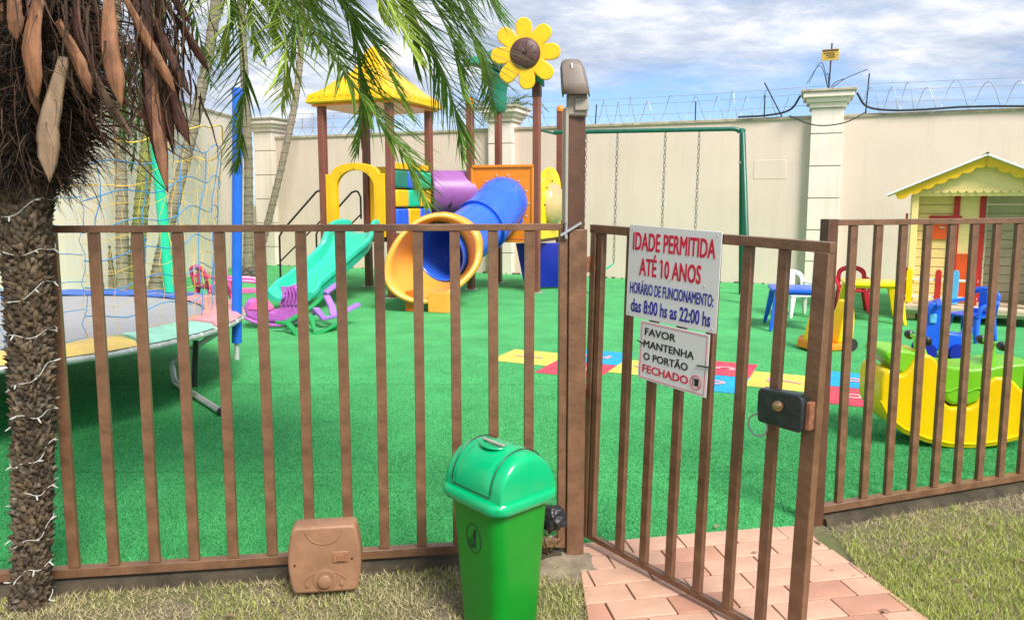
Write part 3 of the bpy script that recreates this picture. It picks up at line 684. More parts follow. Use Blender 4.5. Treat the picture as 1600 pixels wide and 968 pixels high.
# dome: barrel arch, axis along local x
def dome(x0, x1, yh, zh, z0, name, m, par, squash=.9, n=20, ends=True):
    rings = []; xs = [x0, x0+.006, x0+.02, x0+.045, x1-.045, x1-.02, x1-.006, x1]; ks = [.80, .90, .965, 1.0, 1.0, .965, .90, .80]
    for x, k in zip(xs, ks):
        rings.append([Vector((x, yh*(k*.12+.88)*math.cos(PI*i/n), z0+zh*k*math.sin(PI*i/n)**.85)) for i in range(n+1)])
    b = MB(); b.loft(rings, cap=False, closed=False)
    if ends:
        for ri in (0, len(rings)-1):
            base = ri*(n+1); b.f.append(tuple(range(base, base+n+1)))
    return b.build(name, m, par, smooth=True)
hood = dome(-.148, .148, .128, .150, bh+.012, 'hood', 'lid_green', bx)
flap = dome(-.100, .100, .1305, .1545, bh+.012, 'flap', 'lid_green', bx)
b = MB()
for sx in (-1, 1):
    b.tube([(sx*.101, .1315*math.cos(PI*i/24), bh+.012+.154*math.sin(PI*i/24)**.85) for i in range(1, 24)], .0018, 5)
b.tube([(-.1, -.1305, bh+.03), (.1, -.1305, bh+.03)], .0018, 5)
b.build('flap_gap', 'black', bx)
b = MB(); b.loft([[Vector((x*k, y*k-.028+.0, bh+.012+.1535-dz)) for x, y in [(.055*math.cos(2*PI*i/20), .036*math.sin(2*PI*i/20)) for i in range(20)]] for k, dz in ((1.08, .002), (1.0, -.003), (.86, -.0015), (.80, .004))], cap=True); b.build('grip_recess', 'lid_green', bx, smooth=True)
b = MB(); b.box((.0, -.026, bh+.174), (.11, .014, .005)); b.build('handle', 'sensor_beige', bx, bevel=.002)
# emblem on the left-front face (local -x side)
def face_m():   # local matrix on -y face
    return None
b = MB(); zc_ = .36; fy = -.1135-.006
ang_face = math.atan2(.0265, bh)
def onface(u_, z_): return Vector((u_, -(.0975+(z_/bh)*.026)-.0012, z_))
b.tube([onface(.038*math.cos(2*PI*k/28), zc_+.052*math.sin(2*PI*k/28)) for k in range(28)], .0018, 5, closed=True)
b.lathe([(.006, 0), (.006, .001)], onface(.008, zc_+.030), 10, (0, -1, 0))
b.tube([onface(.008, zc_+.022), onface(.004, zc_-.002), onface(.012, zc_-.036)], [.006, .005, .002], 5)
b.tube([onface(.004, zc_-.002), onface(-.004, zc_-.036)], [.004, .002], 5)
b.tube([onface(.006, zc_+.016), onface(-.010, zc_+.004)], .0025, 5)
b.tube([onface(-.014, zc_-.004), onface(-.011, zc_-.036), onface(-.022, zc_-.036), onface(-.026, zc_-.004)], .002, 5)
b.build('litter_symbol', 'ink_black', bx)
# bag hanging behind bin
b = MB(); rnd = random.Random(4)
bm = bmesh.new(); bmesh.ops.create_icosphere(bm, subdivisions=4, radius=1)
from mathutils import noise as mnoise
for v_ in bm.verts:
    n_ = v_.co.normalized(); k = 1+.35*mnoise.noise(n_*2.3+Vector((3, 1, 2)))+.18*mnoise.noise(n_*7)+.1*abs(mnoise.noise(n_*13)); v_.co = Vector((n_.x*.052*k, n_.y*.045*k, n_.z*.05*k-.01*k))
me = bpy.data.meshes.new('rubbish_bag'); bm.to_mesh(me); bm.free(); me.materials.append(M['bag']); me.polygons.foreach_set('use_smooth', [True]*len(me.polygons))
bag = bpy.data.objects.new('rubbish_bag', me); C.objects.link(bag); bag.location = P(866, 806, 2.78); bag.rotation_euler = (.3, .5, .2)
tag(bag, 'black plastic bag bunched behind the green bin beside the gate post', 'bag')
# brown box
bb_ = G(511, 925); eb = thing('power_box', 'brown plastic control box with round knob leaning on the fence bottom', 'box', bb_, math.atan2(fdir.y, fdir.x))
out = []
for k in range(13): a = -1+2*k/12; out.append((.118+.018*(1-a*a), a*.125))
poly = [(-.095, -.128), (.095, -.128)]+[(x, z) for x, z in out]+[(.108, .135), (-.108, .135)]+[(-x, z) for x, z in out[::-1]]
shell = MB().prism(poly, 0, (1, 0, 0), (0, 0, 1), (0, 1, 0), .085, (0, -.045, .152)).build('shell', 'box_brown', eb, bevel=.010, seg=3)
MB().lathe([(.045, 0), (.043, .004), (.034, .006), (.033, .004), (.026, .004), (.026, .016), (.022, .019), (.003, .020)], (.0, -.045, .075), 28, (0, -1, 0)).build('knob', 'box_brown', eb, smooth=True)
b = MB(); b.box((.058, -.046, .163), (.062, .004, .045)); b.build('socket_frame', 'box_brown', eb, bevel=.002)
b = MB(); b.box((.058, -.05, .163), (.05, .004, .034)); b.box((.060, -.053, .163), (.026, .006, .026)); b.build('switch', 'spathe', eb, bevel=.002)
b = MB()
for x, z in ((-.065, .06), (.062, .06)): b.lathe([(.009, 0), (.008, .006), (.002, .007)], (x, -.045, z), 12, (0, -1, 0))
b.build('stud', 'box_brown', eb, smooth=True)
b = MB(); b.lathe([(.004, 0), (.004, .002)], (-.11, -.0455, .14), 8, (0, -1, 0)); b.lathe([(.004, 0), (.004, .002)], (.102, -.0455, .155), 8, (0, -1, 0)); b.build('screw_hole', 'black', eb)
b = MB(); b.tube([(.07*math.cos(q), -.047, .28+.062*math.sin(q)) for q in [PI+PI*k/16 for k in range(1, 16)]], .002, 5); b.build('moulding', 'box_brown', eb, smooth=True); b = MB(); b.tube([(.085*math.cos(q), -.047, .05+.06*math.sin(q)) for q in [PI*k/16 for k in range(2, 15)]], .0018, 5); b.build('moulding', 'box_brown', eb, smooth=True)
# small weed and bare earth at the post foot
o = MB()
rnd = random.Random(12)
mv = []
for j in range(13):
    for i in range(19):
        x = -.22+i*.025; y = -.22+j*.025; z = .012*mnoise.noise(Vector((x*14, y*14, 1)))+.022*max(0, 1-((x)**2+(y+.02)**2)/.045); mv.append(PL+Vector((x, y-.02, z-.006)))
mf = [(j*19+i, j*19+i+1, (j+1)*19+i+1, (j+1)*19+i) for j in range(12) for i in range(18)]
o.add(mv, mf); oo = o.build('soil_patch', 'mud', smooth='all'); oo['kind'] = 'structure'
wd_ = thing('weed', 'small weed with bare dark stems at the foot of the gate post', 'plant', PL+Vector((-.09, -.04, 0)))
b = MB()
for k in range(7):
    a = rnd.uniform(0, 6.3); b.tube(bez([(0, 0, 0), (.02*math.cos(a), .02*math.sin(a), .05), (.06*math.cos(a), .05*math.sin(a), rnd.uniform(.06, .15))], 4), .0022, 4)
b.build('stem', 'spathe_dark', wd_)
V_ = []; F_ = []
for k in range(60):
    a = rnd.uniform(0, 6.3); p = Vector((.05*math.cos(a)*rnd.random(), .04*math.sin(a)*rnd.random(), rnd.uniform(.02, .12))); q = Vector((rnd.gauss(0, .01), rnd.gauss(0, .01), .008)); s_ = Vector((rnd.gauss(0, .004), rnd.gauss(0, .004), 0))
    n_ = len(V_); V_ += [p, p+q*.5+s_, p+q, p+q*.5-s_]; F_.append((n_, n_+1, n_+2, n_+3))
fast('leaves', [tuple(x) for x in V_], F_, 'leaf', wd_, 'stuff')

# ================================================================== HOPSCOTCH
hd = Vector((math.cos(math.radians(-25)), math.sin(math.radians(-25)), 0)); hn = Vector((-hd.y, hd.x, 0)); h0 = G(828, 558)
hs_ = thing('hopscotch', 'coloured hopscotch squares inlaid in the green turf behind the gate', 'hopscotch', h0, math.radians(-25))
q = .585; k_ = 0
seq = ['Y', 'P', 'Y', 'Q', 'Y', 'P', 'Y']
for i, s in enumerate(seq):
    cells = {'Y': [(0, 'turf_yellow')], 'P': [(.5, 'turf_blue'), (-.5, 'turf_red')], 'Q': [(.5, 'turf_red'), (-.5, 'turf_blue')]}[s]
    for off, m_ in cells:
        k_ += 1
        sq = MB().add([(i*q-q/2, off*q*.98-q/2, .004), (i*q+q/2, off*q*.98-q/2, .004), (i*q+q/2, off*q*.98+q/2, .004), (i*q-q/2, off*q*.98+q/2, .004)], [(0, 1, 2, 3)]).build('square', m_, hs_)
        t_ = txt('numeral', str(k_), .40, .8, 'turf_mark', sq, Matrix.Translation((i*q+.13, off*q*.98, .009)) @ Matrix.Rotation(PI/2, 4, 'Z'), depth=0, bold=.01)

exec_order = 1
# ================================================================== PLAY TOWERS
tw_ang = math.radians(-22.3)
def tframe(loc): return thing
PT = thing('play_tower', 'large playground tower with yellow roof, two slides, tunnel and sunflower', 'play structure', (-1.2, 12.4, 0), tw_ang)
Ti = W(PT).inverted()
def loc_(v): return Ti @ Vector(v)
ux = Vector((math.cos(tw_ang), math.sin(tw_ang), 0)); uy = Vector((-math.sin(tw_ang), math.cos(tw_ang), 0)); uz = Vector((0, 0, 1))
SD = 1.235; F1 = Vector((-3.01, 11.95, 0)); F3 = F1+ux*SD; F2 = F1+uy*SD; F4 = F3+uy*SD
P1 = Vector((-.70, 12.62, 0)); S2 = 1.19; P3 = P1+ux*S2; P2 = P1+uy*S2; P4 = P3+uy*S2
def post(p, h, lab=None, capm=None):
    rt = Matrix.Rotation(tw_ang, 3, 'Z')
    o = MB().box(p+uz*(h/2), (.11, .11, h), rt).build('post', 'tower_post', PT, world=True, bevel=.008)
    MB().box(p+uz*.01, (.17, .17, .012), rt).build('foot_plate', 'steel', o, world=True)
    if capm: MB().lathe([(.072, -.01), (.072, .03), (.06, .07), (.035, .095), (.004, .1)], p+uz*h, 16).build('post_cap', capm, o, world=True, smooth=True)
for p in (F1, F2, F3, F4): post(p, 3.16)
post(P1, 3.12, capm='orange_plastic'); post(P2, 3.16); post(P3, 3.30); post(P4, 3.08, capm='orange_plastic')
rt = Matrix.Rotation(tw_ang, 3, 'Z')
def pbox(name, c, d, m, bev=.005, par=None): return MB().box(c, d, rt).build(name, m, par or PT, world=True, bevel=bev)
DK = .97
pbox('deck', F1+(ux+uy)*SD/2+uz*(DK-.05), (SD, SD, .09), 'tower_post'); pbox('deck', P1+(ux+uy)*S2/2+uz*(DK-.1), (S2, S2, .09), 'tower_post')
# roof: four-sided, flared, with hat top
rc = F1+(ux+uy)*SD/2; rings = []
for half, z in ((.76, 3.02), (.80, 3.04), (.77, 3.16), (.60, 3.27), (.44, 3.43), (.26, 3.58), (.22, 3.66), (.10, 3.93), (.05, 3.97)):
    ring = []
    for (a, c_) in ((-1, -1), (1, -1), (1, 1), (-1, 1)):
        for k in range(6):
            nx = {(-1, -1): (1, 0), (1, -1): (0, 1), (1, 1): (-1, 0), (-1, 1): (0, -1)}[(a, c_)]
            t_ = k/6*2; ring.append(rc+ux*((a+nx[0]*t_)*half)+uy*((c_+nx[1]*t_)*half)+uz*z)
    rings.append(ring)
roof = MB().loft(rings).build('roof', 'yellow_plastic', PT, world=True, smooth=True, bevel=.01)
b = MB(); 
for s in range(4):
    du = [ux, uy, -ux, -uy][s]; dn = [-uy, ux, uy, -ux][s]
    for k in range(11): 
        t_ = -0.66+1.32*k/10
        b.box(rc+du*t_+dn*.765+uz*3.12, (.05, .05, .03), Matrix.Rotation(tw_ang, 3, 'Z'))
b.build('roof_studs', 'yellow_plastic', roof, world=True, bevel=.008, kind='stuff')
pbox('roof_underside', rc+uz*3.0, (1.46, 1.46, .03), 'orange_plastic')
# yellow arch on the front side
def arch_panel(o0, du, dn, width, z0, zs, zt, leg, m, name):
    n = 20; outer = []; inner = []
    wv = width/2; iw = wv-leg
    outer = [(-wv, z0), (-wv, zs)]+[(-wv*.80+.0, zs+.0)]
    for k in range(n+1):
        a = PI-PI*k/n; outer.append((wv*.80*math.cos(a), zs+(zt-zs)*math.sin(a)))
    outer += [(wv, zs), (wv, z0), (iw, z0)]
    for k in range(n+1):
        a = PI*k/n; outer.append((iw*math.cos(a), zs-.22+(zt-.11-zs+.22)*math.sin(a)))
    outer += [(-iw, z0)]
    b = MB(); b.prism(outer, -.04, du, uz, dn, .08, o0); return b.build(name, m, PT, world=True, bevel=.012, seg=3)
ap = arch_panel(F1+ux*SD/2-uy*.02, ux, uy, SD-.14, DK-.02, 1.93, 2.10, .20, 'yellow_plastic', 'arch_panel')
b = MB()
for k in (-1, 0, 1): b.lathe([(.022, 0), (.018, .008), (.002, .009)], F1+ux*(SD/2+k*.26)-uy*.062+uz*(2.035-.07*abs(k)), 12, -uy)
b.build('bolt_cover', 'yellow_plastic', ap, world=True, smooth=True)
for s in (-1, 1): pbox('raised_moulding', F1+ux*(SD/2+s*.44)-uy*.062+uz*1.42, (.10, .012, .78), 'yellow_plastic', .006, ap)
# back panel
pbox('back_panel', F2+ux*SD/2+uz*1.60, (SD-.12, .06, 1.0), 'yellow_plastic', .02)
# noughts and crosses panel between F3 and F4
tt = pbox('game_frame', F3+uy*SD/2+uz*1.56, (.03, SD-.10, .02), 'black', .0)
for z in (1.10, 1.40, 1.70, 1.99): MB().tube([F3+uy*.05+uz*z, F3+uy*(SD-.05)+uz*z], .018, 8).build('game_bar', 'black', PT, world=True)
cols = [['dark_teal', 'blue_plastic', 'foam_green'], ['yellow_plastic', 'foam_green', 'yellow_plastic'], ['blue_plastic', 'yellow_plastic', 'blue_plastic']]
for r_ in range(3):
    for c_ in range(3):
        z = 1.845-r_*.295; mcol = cols[r_][c_]; ce = F3+uy*(.24+c_*.375)+uz*z
        MB().box(ce-ux*.02, (.20, .362, .272), rt).build('game_block', mcol, PT, world=True, bevel=.03, seg=3)
pbox('top_panel', F3+uy*SD/2+uz*2.05, (.06, SD-.12, .10), 'yellow_plastic', .015)
# purple tunnel
tc0 = F4+uy*.15-ux*.04; tc1 = P1+uy*.34
tn = MB(); a_ = Vector((tc0.x, tc0.y, 1.64)); b_ = Vector((tc1.x, tc1.y, 1.64)); n_t = []
tn.tube([a_, a_.lerp(b_, .04), a_.lerp(b_, .05), a_.lerp(b_, .95), a_.lerp(b_, .96), b_], [.385, .385, .385, .385, .385, .385], 36, cap=False)
tun = tn.build('tunnel', 'purple_tube', PT, world=True, smooth=True, solid=.015)
MB().lathe([(.36, 0), (.384, .012), (.384, .03)], a_-ux*.01, 32, ux).build('tunnel_end', 'purple_tube', tun, world=True, smooth=True)
dm_ = a_.lerp(b_, .55)-uy*.385*.80+uz*(-.06)
MB().lathe([(.075, 0), (.075, .03), (.05, .034)], dm_+uz*-.1-uy*.05, 20, -uy).build('peephole', 'black', tun, world=True, smooth=True)
# orange panel with the blue tube
pc = P1+ux*S2/2-uy*.0
n = 32; hw = S2/2-.03; zlo, zhi = .83, 2.10; cz = 1.47; rad = .43
outer = []
for k in range(n):
    a = 2*PI*k/n; c_, s_ = math.cos(a), math.sin(a)
    t_ = min(hw/abs(c_) if abs(c_) > 1e-6 else 9, ((zhi-cz) if s_ > 0 else (cz-zlo))/abs(s_) if abs(s_) > 1e-6 else 9); outer.append((c_*t_, s_*t_))
inner = [(rad*math.cos(2*PI*k/n), rad*math.sin(2*PI*k/n)) for k in range(n)]
b = MB(); O = pc-uy*.03+uz*cz
vs_ = [O+ux*x+uz*z for x, z in outer]+[O+ux*x+uz*z for x, z in inner]+[O+ux*x+uz*z+uy*.07 for x, z in outer]+[O+ux*x+uz*z+uy*.07 for x, z in inner]
fs_ = []
for k in range(n):
    j = (k+1) % n; fs_ += [(k, j, n+j, n+k), (2*n+k, 3*n+k, 3*n+j, 2*n+j), (k, 2*n+k, 2*n+j, j), (n+k, n+j, 3*n+j, 3*n+k)]
b.add(vs_, fs_); op = b.build('slide_panel', 'orange_plastic', PT, world=True, bevel=.006)
b = MB()
fr_ = .045
for (x, z, wx, wz) in ((0, zhi-cz-.02, hw*2, fr_), (0, zlo-cz+.02, hw*2, fr_), (hw-.02, .0, fr_, zhi-zlo-.09), (-hw+.02, 0, fr_, zhi-zlo-.09)): b.box(O+ux*x+uz*(z+((zhi+zlo)/2-cz if wz > .2 else 0))-uy*.012, (wx, .03, wz), rt)
b.build('panel_rim', 'orange_plastic', op, world=True, bevel=.008)
b = MB()
for k in range(14):
    a = 2*PI*k/14; b.lathe([(.016, 0), (.012, .012)], O+ux*(.475*math.cos(a))+uz*(.475*math.sin(a)), 8, -uy)
b.build('bolt', 'steel', op, world=True, kind='stuff')
# tube path
path = [pc+uz*1.47+uy*.05, pc+uz*1.45-uy*.10, P(757, 348, 11.9), P(728, 370, 11.5), P(706, 386, 11.15), P(686, 396, 10.85)]
pp = bez(path, 6); 
def ring_at(c, t, r, n=32, tilt=0.0, up=Vector((0, 0, 1))):
    t = t.normalized(); s = t.cross(up).normalized(); v = s.cross(t)
    return [c+(s*math.cos(2*PI*k/n)+v*math.sin(2*PI*k/n))*r for k in range(n)]
def seg(i0, i1, r0, r1, name, m, par):
    rg = []
    for i in range(i0, i1+1):
        t = pp[min(i+1, len(pp)-1)]-pp[max(i-1, 0)]; r_ = r0+(r1-r0)*(i-i0)/max(1, i1-i0); rg.append(ring_at(pp[i], t, r_))
    b = MB(); b.loft(rg, cap=False); return b.build(name, m, par, world=True, smooth=True, solid=.02)
seg(0, 13, .43, .42, 'tube_section', 'blue_plastic', PT)
seg(13, len(pp)-1, .40, .42, 'tube_section', 'blue_plastic', PT)
def flange(i, r, m):
    t = (pp[min(i+1, len(pp)-1)]-pp[max(i-1, 0)]).normalized(); b = MB()
    b.loft([ring_at(pp[i]-t*.03, t, r), ring_at(pp[i]-t*.028, t, r+.05), ring_at(pp[i]+t*.028, t, r+.05), ring_at(pp[i]+t*.03, t, r)], cap=False)
    b.build('tube_flange', m, PT, world=True, smooth=True, solid=.008)
flange(13, .40, 'blue_plastic'); flange(2, .42, 'blue_plastic')
# orange flared exit: rings from tube end to a mouth rim read off the photograph
et = (pp[-1]-pp[-4]).normalized()
rim_px = [(744, 392, 10.75), (742, 372, 10.78), (728, 353, 10.85), (706, 342, 10.9), (684, 339, 10.85), (660, 345, 10.75), (640, 358, 10.62), (622, 378, 10.5), (610, 400, 10.42), (604, 422, 10.36), (606, 440, 10.32), (618, 456, 10.30), (640, 467, 10.30), (664, 469, 10.32), (690, 460, 10.38), (712, 445, 10.48), (730, 428, 10.58), (741, 410, 10.68)]
rim_px = [(a, b2, c2-.33) for a, b2, c2 in rim_px]; rim = bez([P(*p) for p in rim_px]+[P(*rim_px[0])], 3)[:-1]; nn_ = len(rim)
rc_ = sum(rim, Vector())/nn_
ec = pp[-1]
def near_ring(r, shift):
    s = et.cross(uz).normalized(); v_ = s.cross(et); out = []
    for p in rim:
        d = p-rc_; d = d-et*d.dot(et); d.normalize(); out.append(ec+et*shift+d*r)
    return out
r0 = near_ring(.44, -.30); r1 = near_ring(.45, -.10); r2 = [a.lerp(b2, .45)+(a-ec).normalized()*.03 for a, b2 in zip(r1, rim)]
lip = [p+(p-rc_).normalized()*.05-et*.02 for p in rim]; lip2 = [p+(p-rc_).normalized()*.055+et*-.08 for p in rim]
ex = MB().loft([r0, r1, r2, [a.lerp(b2, .8)+(a-ec).normalized()*.02 for a, b2 in zip(r1, rim)], rim, lip, lip2], cap=False).build('slide_exit', 'light_orange', PT, world=True, smooth='all', solid=.02)
for (px, py, w_) in ((645, 487, .16), (688, 489, .30)):
    g_ = G(px, py)+Vector((0, .12, 0)); MB().box(g_+uz*.14, (w_, .22, .28), Matrix.Rotation(-.3, 3, 'Z')).build('exit_foot', 'light_orange' if px > 660 else 'deep_orange', PT, world=True, bevel=.01)
g_ = G(690, 489); MB().box(G(692, 484)+Vector((.0, -.0, .08)), (.07, .01, .09), Matrix.Rotation(-.3, 3, 'Z')).build('label_plate', 'navy_plastic', PT, world=True)
# support posts below tube
for px, py in ((742, 452),):
    pass
# yellow bubble panel on the right side of tower 2 (P3..P4)
O2 = P3+uy*S2/2+ux*.02; n = 40; outline = [(-.50, .88), (-.50, 1.72)]
for k in range(n+1):
    a = PI-PI*k/n; outline.append((.50*math.cos(a), 1.72+.36*math.sin(a)))
outline += [(.50, .88)]
bp = MB().prism(outline, -.035, uy, uz, ux, .07, O2).build('bubble_panel', 'bright_yellow', PT, world=True, bevel=.02, seg=3)
b = MB(); rg = []
ax_ = ux
for rr_k, hh in ((.34, .0), (.34, .04), (.31, .09), (.24, .16), (.14, .21), (.02, .23)):
    rg.append([O2+uz*1.45+uy*(rr_k*math.cos(2*PI*k/24))+uz*(rr_k*1.1*math.sin(2*PI*k/24))+ux*(.035+hh) for k in range(24)])
b.loft(rg); b.build('bubble_window', 'window_clear', bp, world=True, smooth=True)
b = MB()
for k in range(8): a = 2*PI*k/8; b.lathe([(.016, 0), (.012, .012)], O2+uz*(1.45+.40*math.sin(a))+uy*(.37*math.cos(a))+ux*.04, 8, ux)
b.build('bolt', 'black', bp, world=True)
# blue panel below deck 2
lp = [(-.02, .84), (.12, .10), (.34, .05), (1.04, .05), (1.06, .84)]
pbox('skirt_rail', P1+ux*S2/2-uy*.03+uz*.86, (S2, .05, .05), 'tower_post')
MB().prism([(0, .80), (.13, .18), (.24, .03), (1.0, .03), (1.02, .80)], 0, (ux*.8+uy*.6).normalized(), uz, uy, .04, P3-ux*.46+uy*.22).build('lower_panel', 'navy_plastic', PT, world=True, bevel=.01)
# teal slide: enters at front of tower 1 between F1 and F3
st = F1+ux*SD/2-uy*.02
sp_ = [st+uz*1.0+uy*.12+ux*.05, st+uz*.99-uy*.16+ux*.02, P(545, 405, 11.2), P(500, 442, 10.75), P(470, 462, 10.35), P(448, 468, 10.0)]
sp_[0] += ux*.04; sp_[1] += ux*.04; sp_[2] = P(540, 398, 11.1); sp_[3] = P(500, 436, 10.55); sp_[4] = P(470, 460, 10.15); sp_[5] = P(452, 468, 9.85)
sl_ = bez(sp_, 6); rings = []
for i, c in enumerate(sl_):
    t = (sl_[min(i+1, len(sl_)-1)]-sl_[max(i-1, 0)]).normalized(); s = Vector((t.y, -t.x, 0)).normalized(); v_ = s.cross(t)
    if v_.z < 0: v_ = -v_
    endk = i/(len(sl_)-1); side = .20 if endk < .8 else .20-.10*(endk-.8)/.2
    hw_ = .25+.09*(1-endk*.4)
    sec = [(-hw_-.055, side-.05), (-hw_-.05, side), (-hw_-.01, side+.015), (-hw_+.025, side-.01), (-hw_+.05, .06), (-hw_+.12, .015), (0, 0), (hw_-.12, .015), (hw_-.05, .06), (hw_-.025, side-.01), (hw_+.01, side+.015), (hw_+.05, side), (hw_+.055, side-.05), (hw_+.03, side-.05), (hw_-.0, .0), (hw_-.1, -.035), (0, -.04), (-hw_+.1, -.035), (-hw_, 0), (-hw_-.03, side-.05)]
    rings.append([c+s*a+v_*b2 for a, b2 in sec])
tsl = MB().loft(rings).build('open_slide', 'teal_plastic', PT, world=True, smooth=True)
# stairs with black handrails on the left side
sdv = -ux
for i in range(4):
    c = F1+uy*SD/2+sdv*(.16+i*.24)+uz*(DK-.02-(i+1)*.19); pbox('step', c, (.25, .72, .03), 'magenta_plastic' if False else 'black', .003)
for s, off in ((0, .12), (1, SD-.12)):
    b0 = F1+uy*off
    pts = [b0+sdv*.06+uz*1.20, b0+sdv*.06+uz*1.58, b0+sdv*.13+uz*1.68, b0+sdv*.24+uz*1.66, b0+sdv*.95+uz*1.02, b0+sdv*1.02+uz*.92, b0+sdv*1.03+uz*.02]
    MB().tube([pts[0]]+bez(pts[1:4], 4)+bez(pts[4:6], 3)+[pts[6]], .017, 8).build('handrail', 'black', PT, world=True, smooth=True)
    MB().tube([b0+sdv*.06+uz*1.28, b0+sdv*1.02+uz*.5], .014, 6).build('mid_rail', 'black', PT, world=True)
    MB().box(b0+sdv*.5+uz*.48, (1.28, .03, .10), rt @ Matrix.Rotation(math.radians(-40), 3, 'Y')).build('stringer', 'black', PT, world=True)
# sunflower on P3
sfw = P3+uz*3.55-uy*.09; 
sf = thing('sunflower', 'yellow plastic sunflower with brown centre on top of a tower post', 'ornament', P3+uz*3.30)
fx = Vector((math.cos(-.12), math.sin(-.12), 0)); fn = Vector((fx.y, -fx.x, 0))
cS = P(821, 84, 11.95)
for k in range(8):
    a = 2*PI*k/8+.06; du = fx*math.cos(a)+uz*math.sin(a); dv = -fx*math.sin(a)+uz*math.cos(a)
    pl = []
    for q_ in range(17):
        t_ = q_/16
        pl.append((t_, 0))
    up_ = [(.16, .105), (.26, .118), (.36, .13), (.45, .128), (.51, .10), (.545, .05), (.552, 0)]
    poly = [(x, y) for x, y in up_]+[(x, -y) for x, y in up_[::-1][1:]]
    MB().prism(poly, -.03, du, dv, fn, .06, cS-fn*.0).build('petal', 'yellow_plastic', sf, world=True, bevel=.018, seg=3)
MB().lathe([(.24, 0), (.238, .05), (.20, .085), (.10, .105), (.003, .11)], cS+fn*.0, 28, fn).build('centre', 'sunflower_brown', sf, world=True, smooth=True)
b = MB()
for k in range(9):
    a = 2*PI*k/9; du = fx*math.cos(a)+uz*math.sin(a); b.tube([cS+fn*.113+du*.01, cS+fn*.093+du*.17, cS+fn*.055+du*.235], .005, 4)
b.build('centre_groove', 'black', sf, world=True)
MB().box(P3+uz*3.42, (.13, .13, .5), rt).build('mount', 'sunflower_brown', sf, world=True, bevel=.01)
for s in (1,):
    pts = [P3+uz*3.38, P(842, 118, 12.05), P(850, 136, 12.05)]; MB().tube(bez(pts, 4), [.03, .05, .07, .08, .07, .07, .05, .03, .01], 8).build('leaf', 'dark_teal', sf, world=True, smooth=True)
# green palm topper on P2
pt = thing('palm_topper', 'green plastic palm leaves with a cup base on top of a tower post', 'ornament', P2+uz*3.16)
Yp = P2.y
MB().lathe([(.10, 0), (.145, .05), (.16, .2), (.15, .34), (.18, .5), (.23, .64)], P2+uz*3.10, 18).build('cup', 'dark_teal', pt, world=True, smooth=True)
for pts, w_ in (([(782, 118), (758, 103), (735, 98), (718, 108)], 11), ([(782, 118), (765, 112), (756, 122), (754, 136)], 14), ([(784, 110), (776, 96), (768, 90), (760, 84)], 16), ([(786, 112), (800, 100), (815, 104), (826, 118)], 12), ([(784, 110), (786, 95), (792, 84), (804, 80)], 14)):
    sp3 = bez([P(x, y, Yp+.0) for x, y in pts], 5); m_ = len(sp3); w3 = w_*2.1/1156*Yp
    L1 = []; 
    for i, c in enumerate(sp3):
        t_ = i/(m_-1); w4 = w3*(.55+.6*math.sin(PI*min(1, t_*.9+.1)))*(1-.75*t_**3)
        L1.append([c+Vector((0, -w4*.8, -w4*.15)), c+Vector((0, -w4*.3, w4*.35)), c+Vector((0, w4*.3, w4*.35)), c+Vector((0, w4*.8, -w4*.15)), c+Vector((0, 0, w4*.05))])
    MB().loft(L1).build('leaf', 'dark_teal', pt, world=True, smooth=True)

# ================================================================== SWING
SZ = 2.60
sA = Vector((0, 0, 0)); R0 = P(1156, 202, 11.45); R0.z = SZ; L0 = P(866, 208, 12.05); L0.z = SZ
sw = thing('swing_set', 'dark green tubular swing frame in front of the beige wall', 'swing', Vector((R0.x, R0.y, 0)))
sdir = (R0-L0).normalized(); sper = Vector((-sdir.y, sdir.x, 0))
MB().tube([L0, R0-sdir*.12, R0-sdir*.04+uz*-.01, R0+uz*-.05], .034, 12).build('top_bar', 'swing_green', sw, world=True, smooth=True)
for s, fo in ((1, .62), (-1, .62)):
    b = MB(); b.tube([R0+uz*-.02+sdir*(.03+.02*s), R0+sper*(s*.06)+uz*-.08+sdir*.04, R0+sper*(s*fo)+sdir*.16+uz*(-SZ+.0)], .040, 10); b.build('leg', 'swing_green', sw, world=True, smooth=True)
MB().tube([R0+sdir*.02+uz*-.5+sper*.18, R0+sdir*.08+uz*-.5-sper*.18], .015, 8).build('brace', 'steel', sw, world=True)
MB().tube([L0, L0.lerp(P4+uz*2.62, .3), P3+uz*2.66+uy*.1], .018, 8).build('bracket', 'swing_green', sw, world=True)
def chain(p0, p1, rl=.030):
    b = MB(); Ln = (p1-p0).length; n = int(Ln/.064); d = (p1-p0).normalized()
    for i in range(n):
        c = p0+d*((i+.5)*Ln/n); s = Vector((1, 0, 0)) if i % 2 else Vector((0, 1, 0)); s = (s+Vector((.35, .35, 0))).normalized() if i % 2 else (s+Vector((-.35, .35, 0))).normalized()
        ht = Ln/n*.5+.008
        b.tube([c+s*(.019*math.cos(2*PI*k/8))+d*(ht*math.sin(2*PI*k/8)) for k in range(8)], .0058, 4, closed=True)
    return b
for nm, (pa, pb), sz_ in (('a', (1040, 1092), .34), ('b', (916, 965), .40)):
    pass
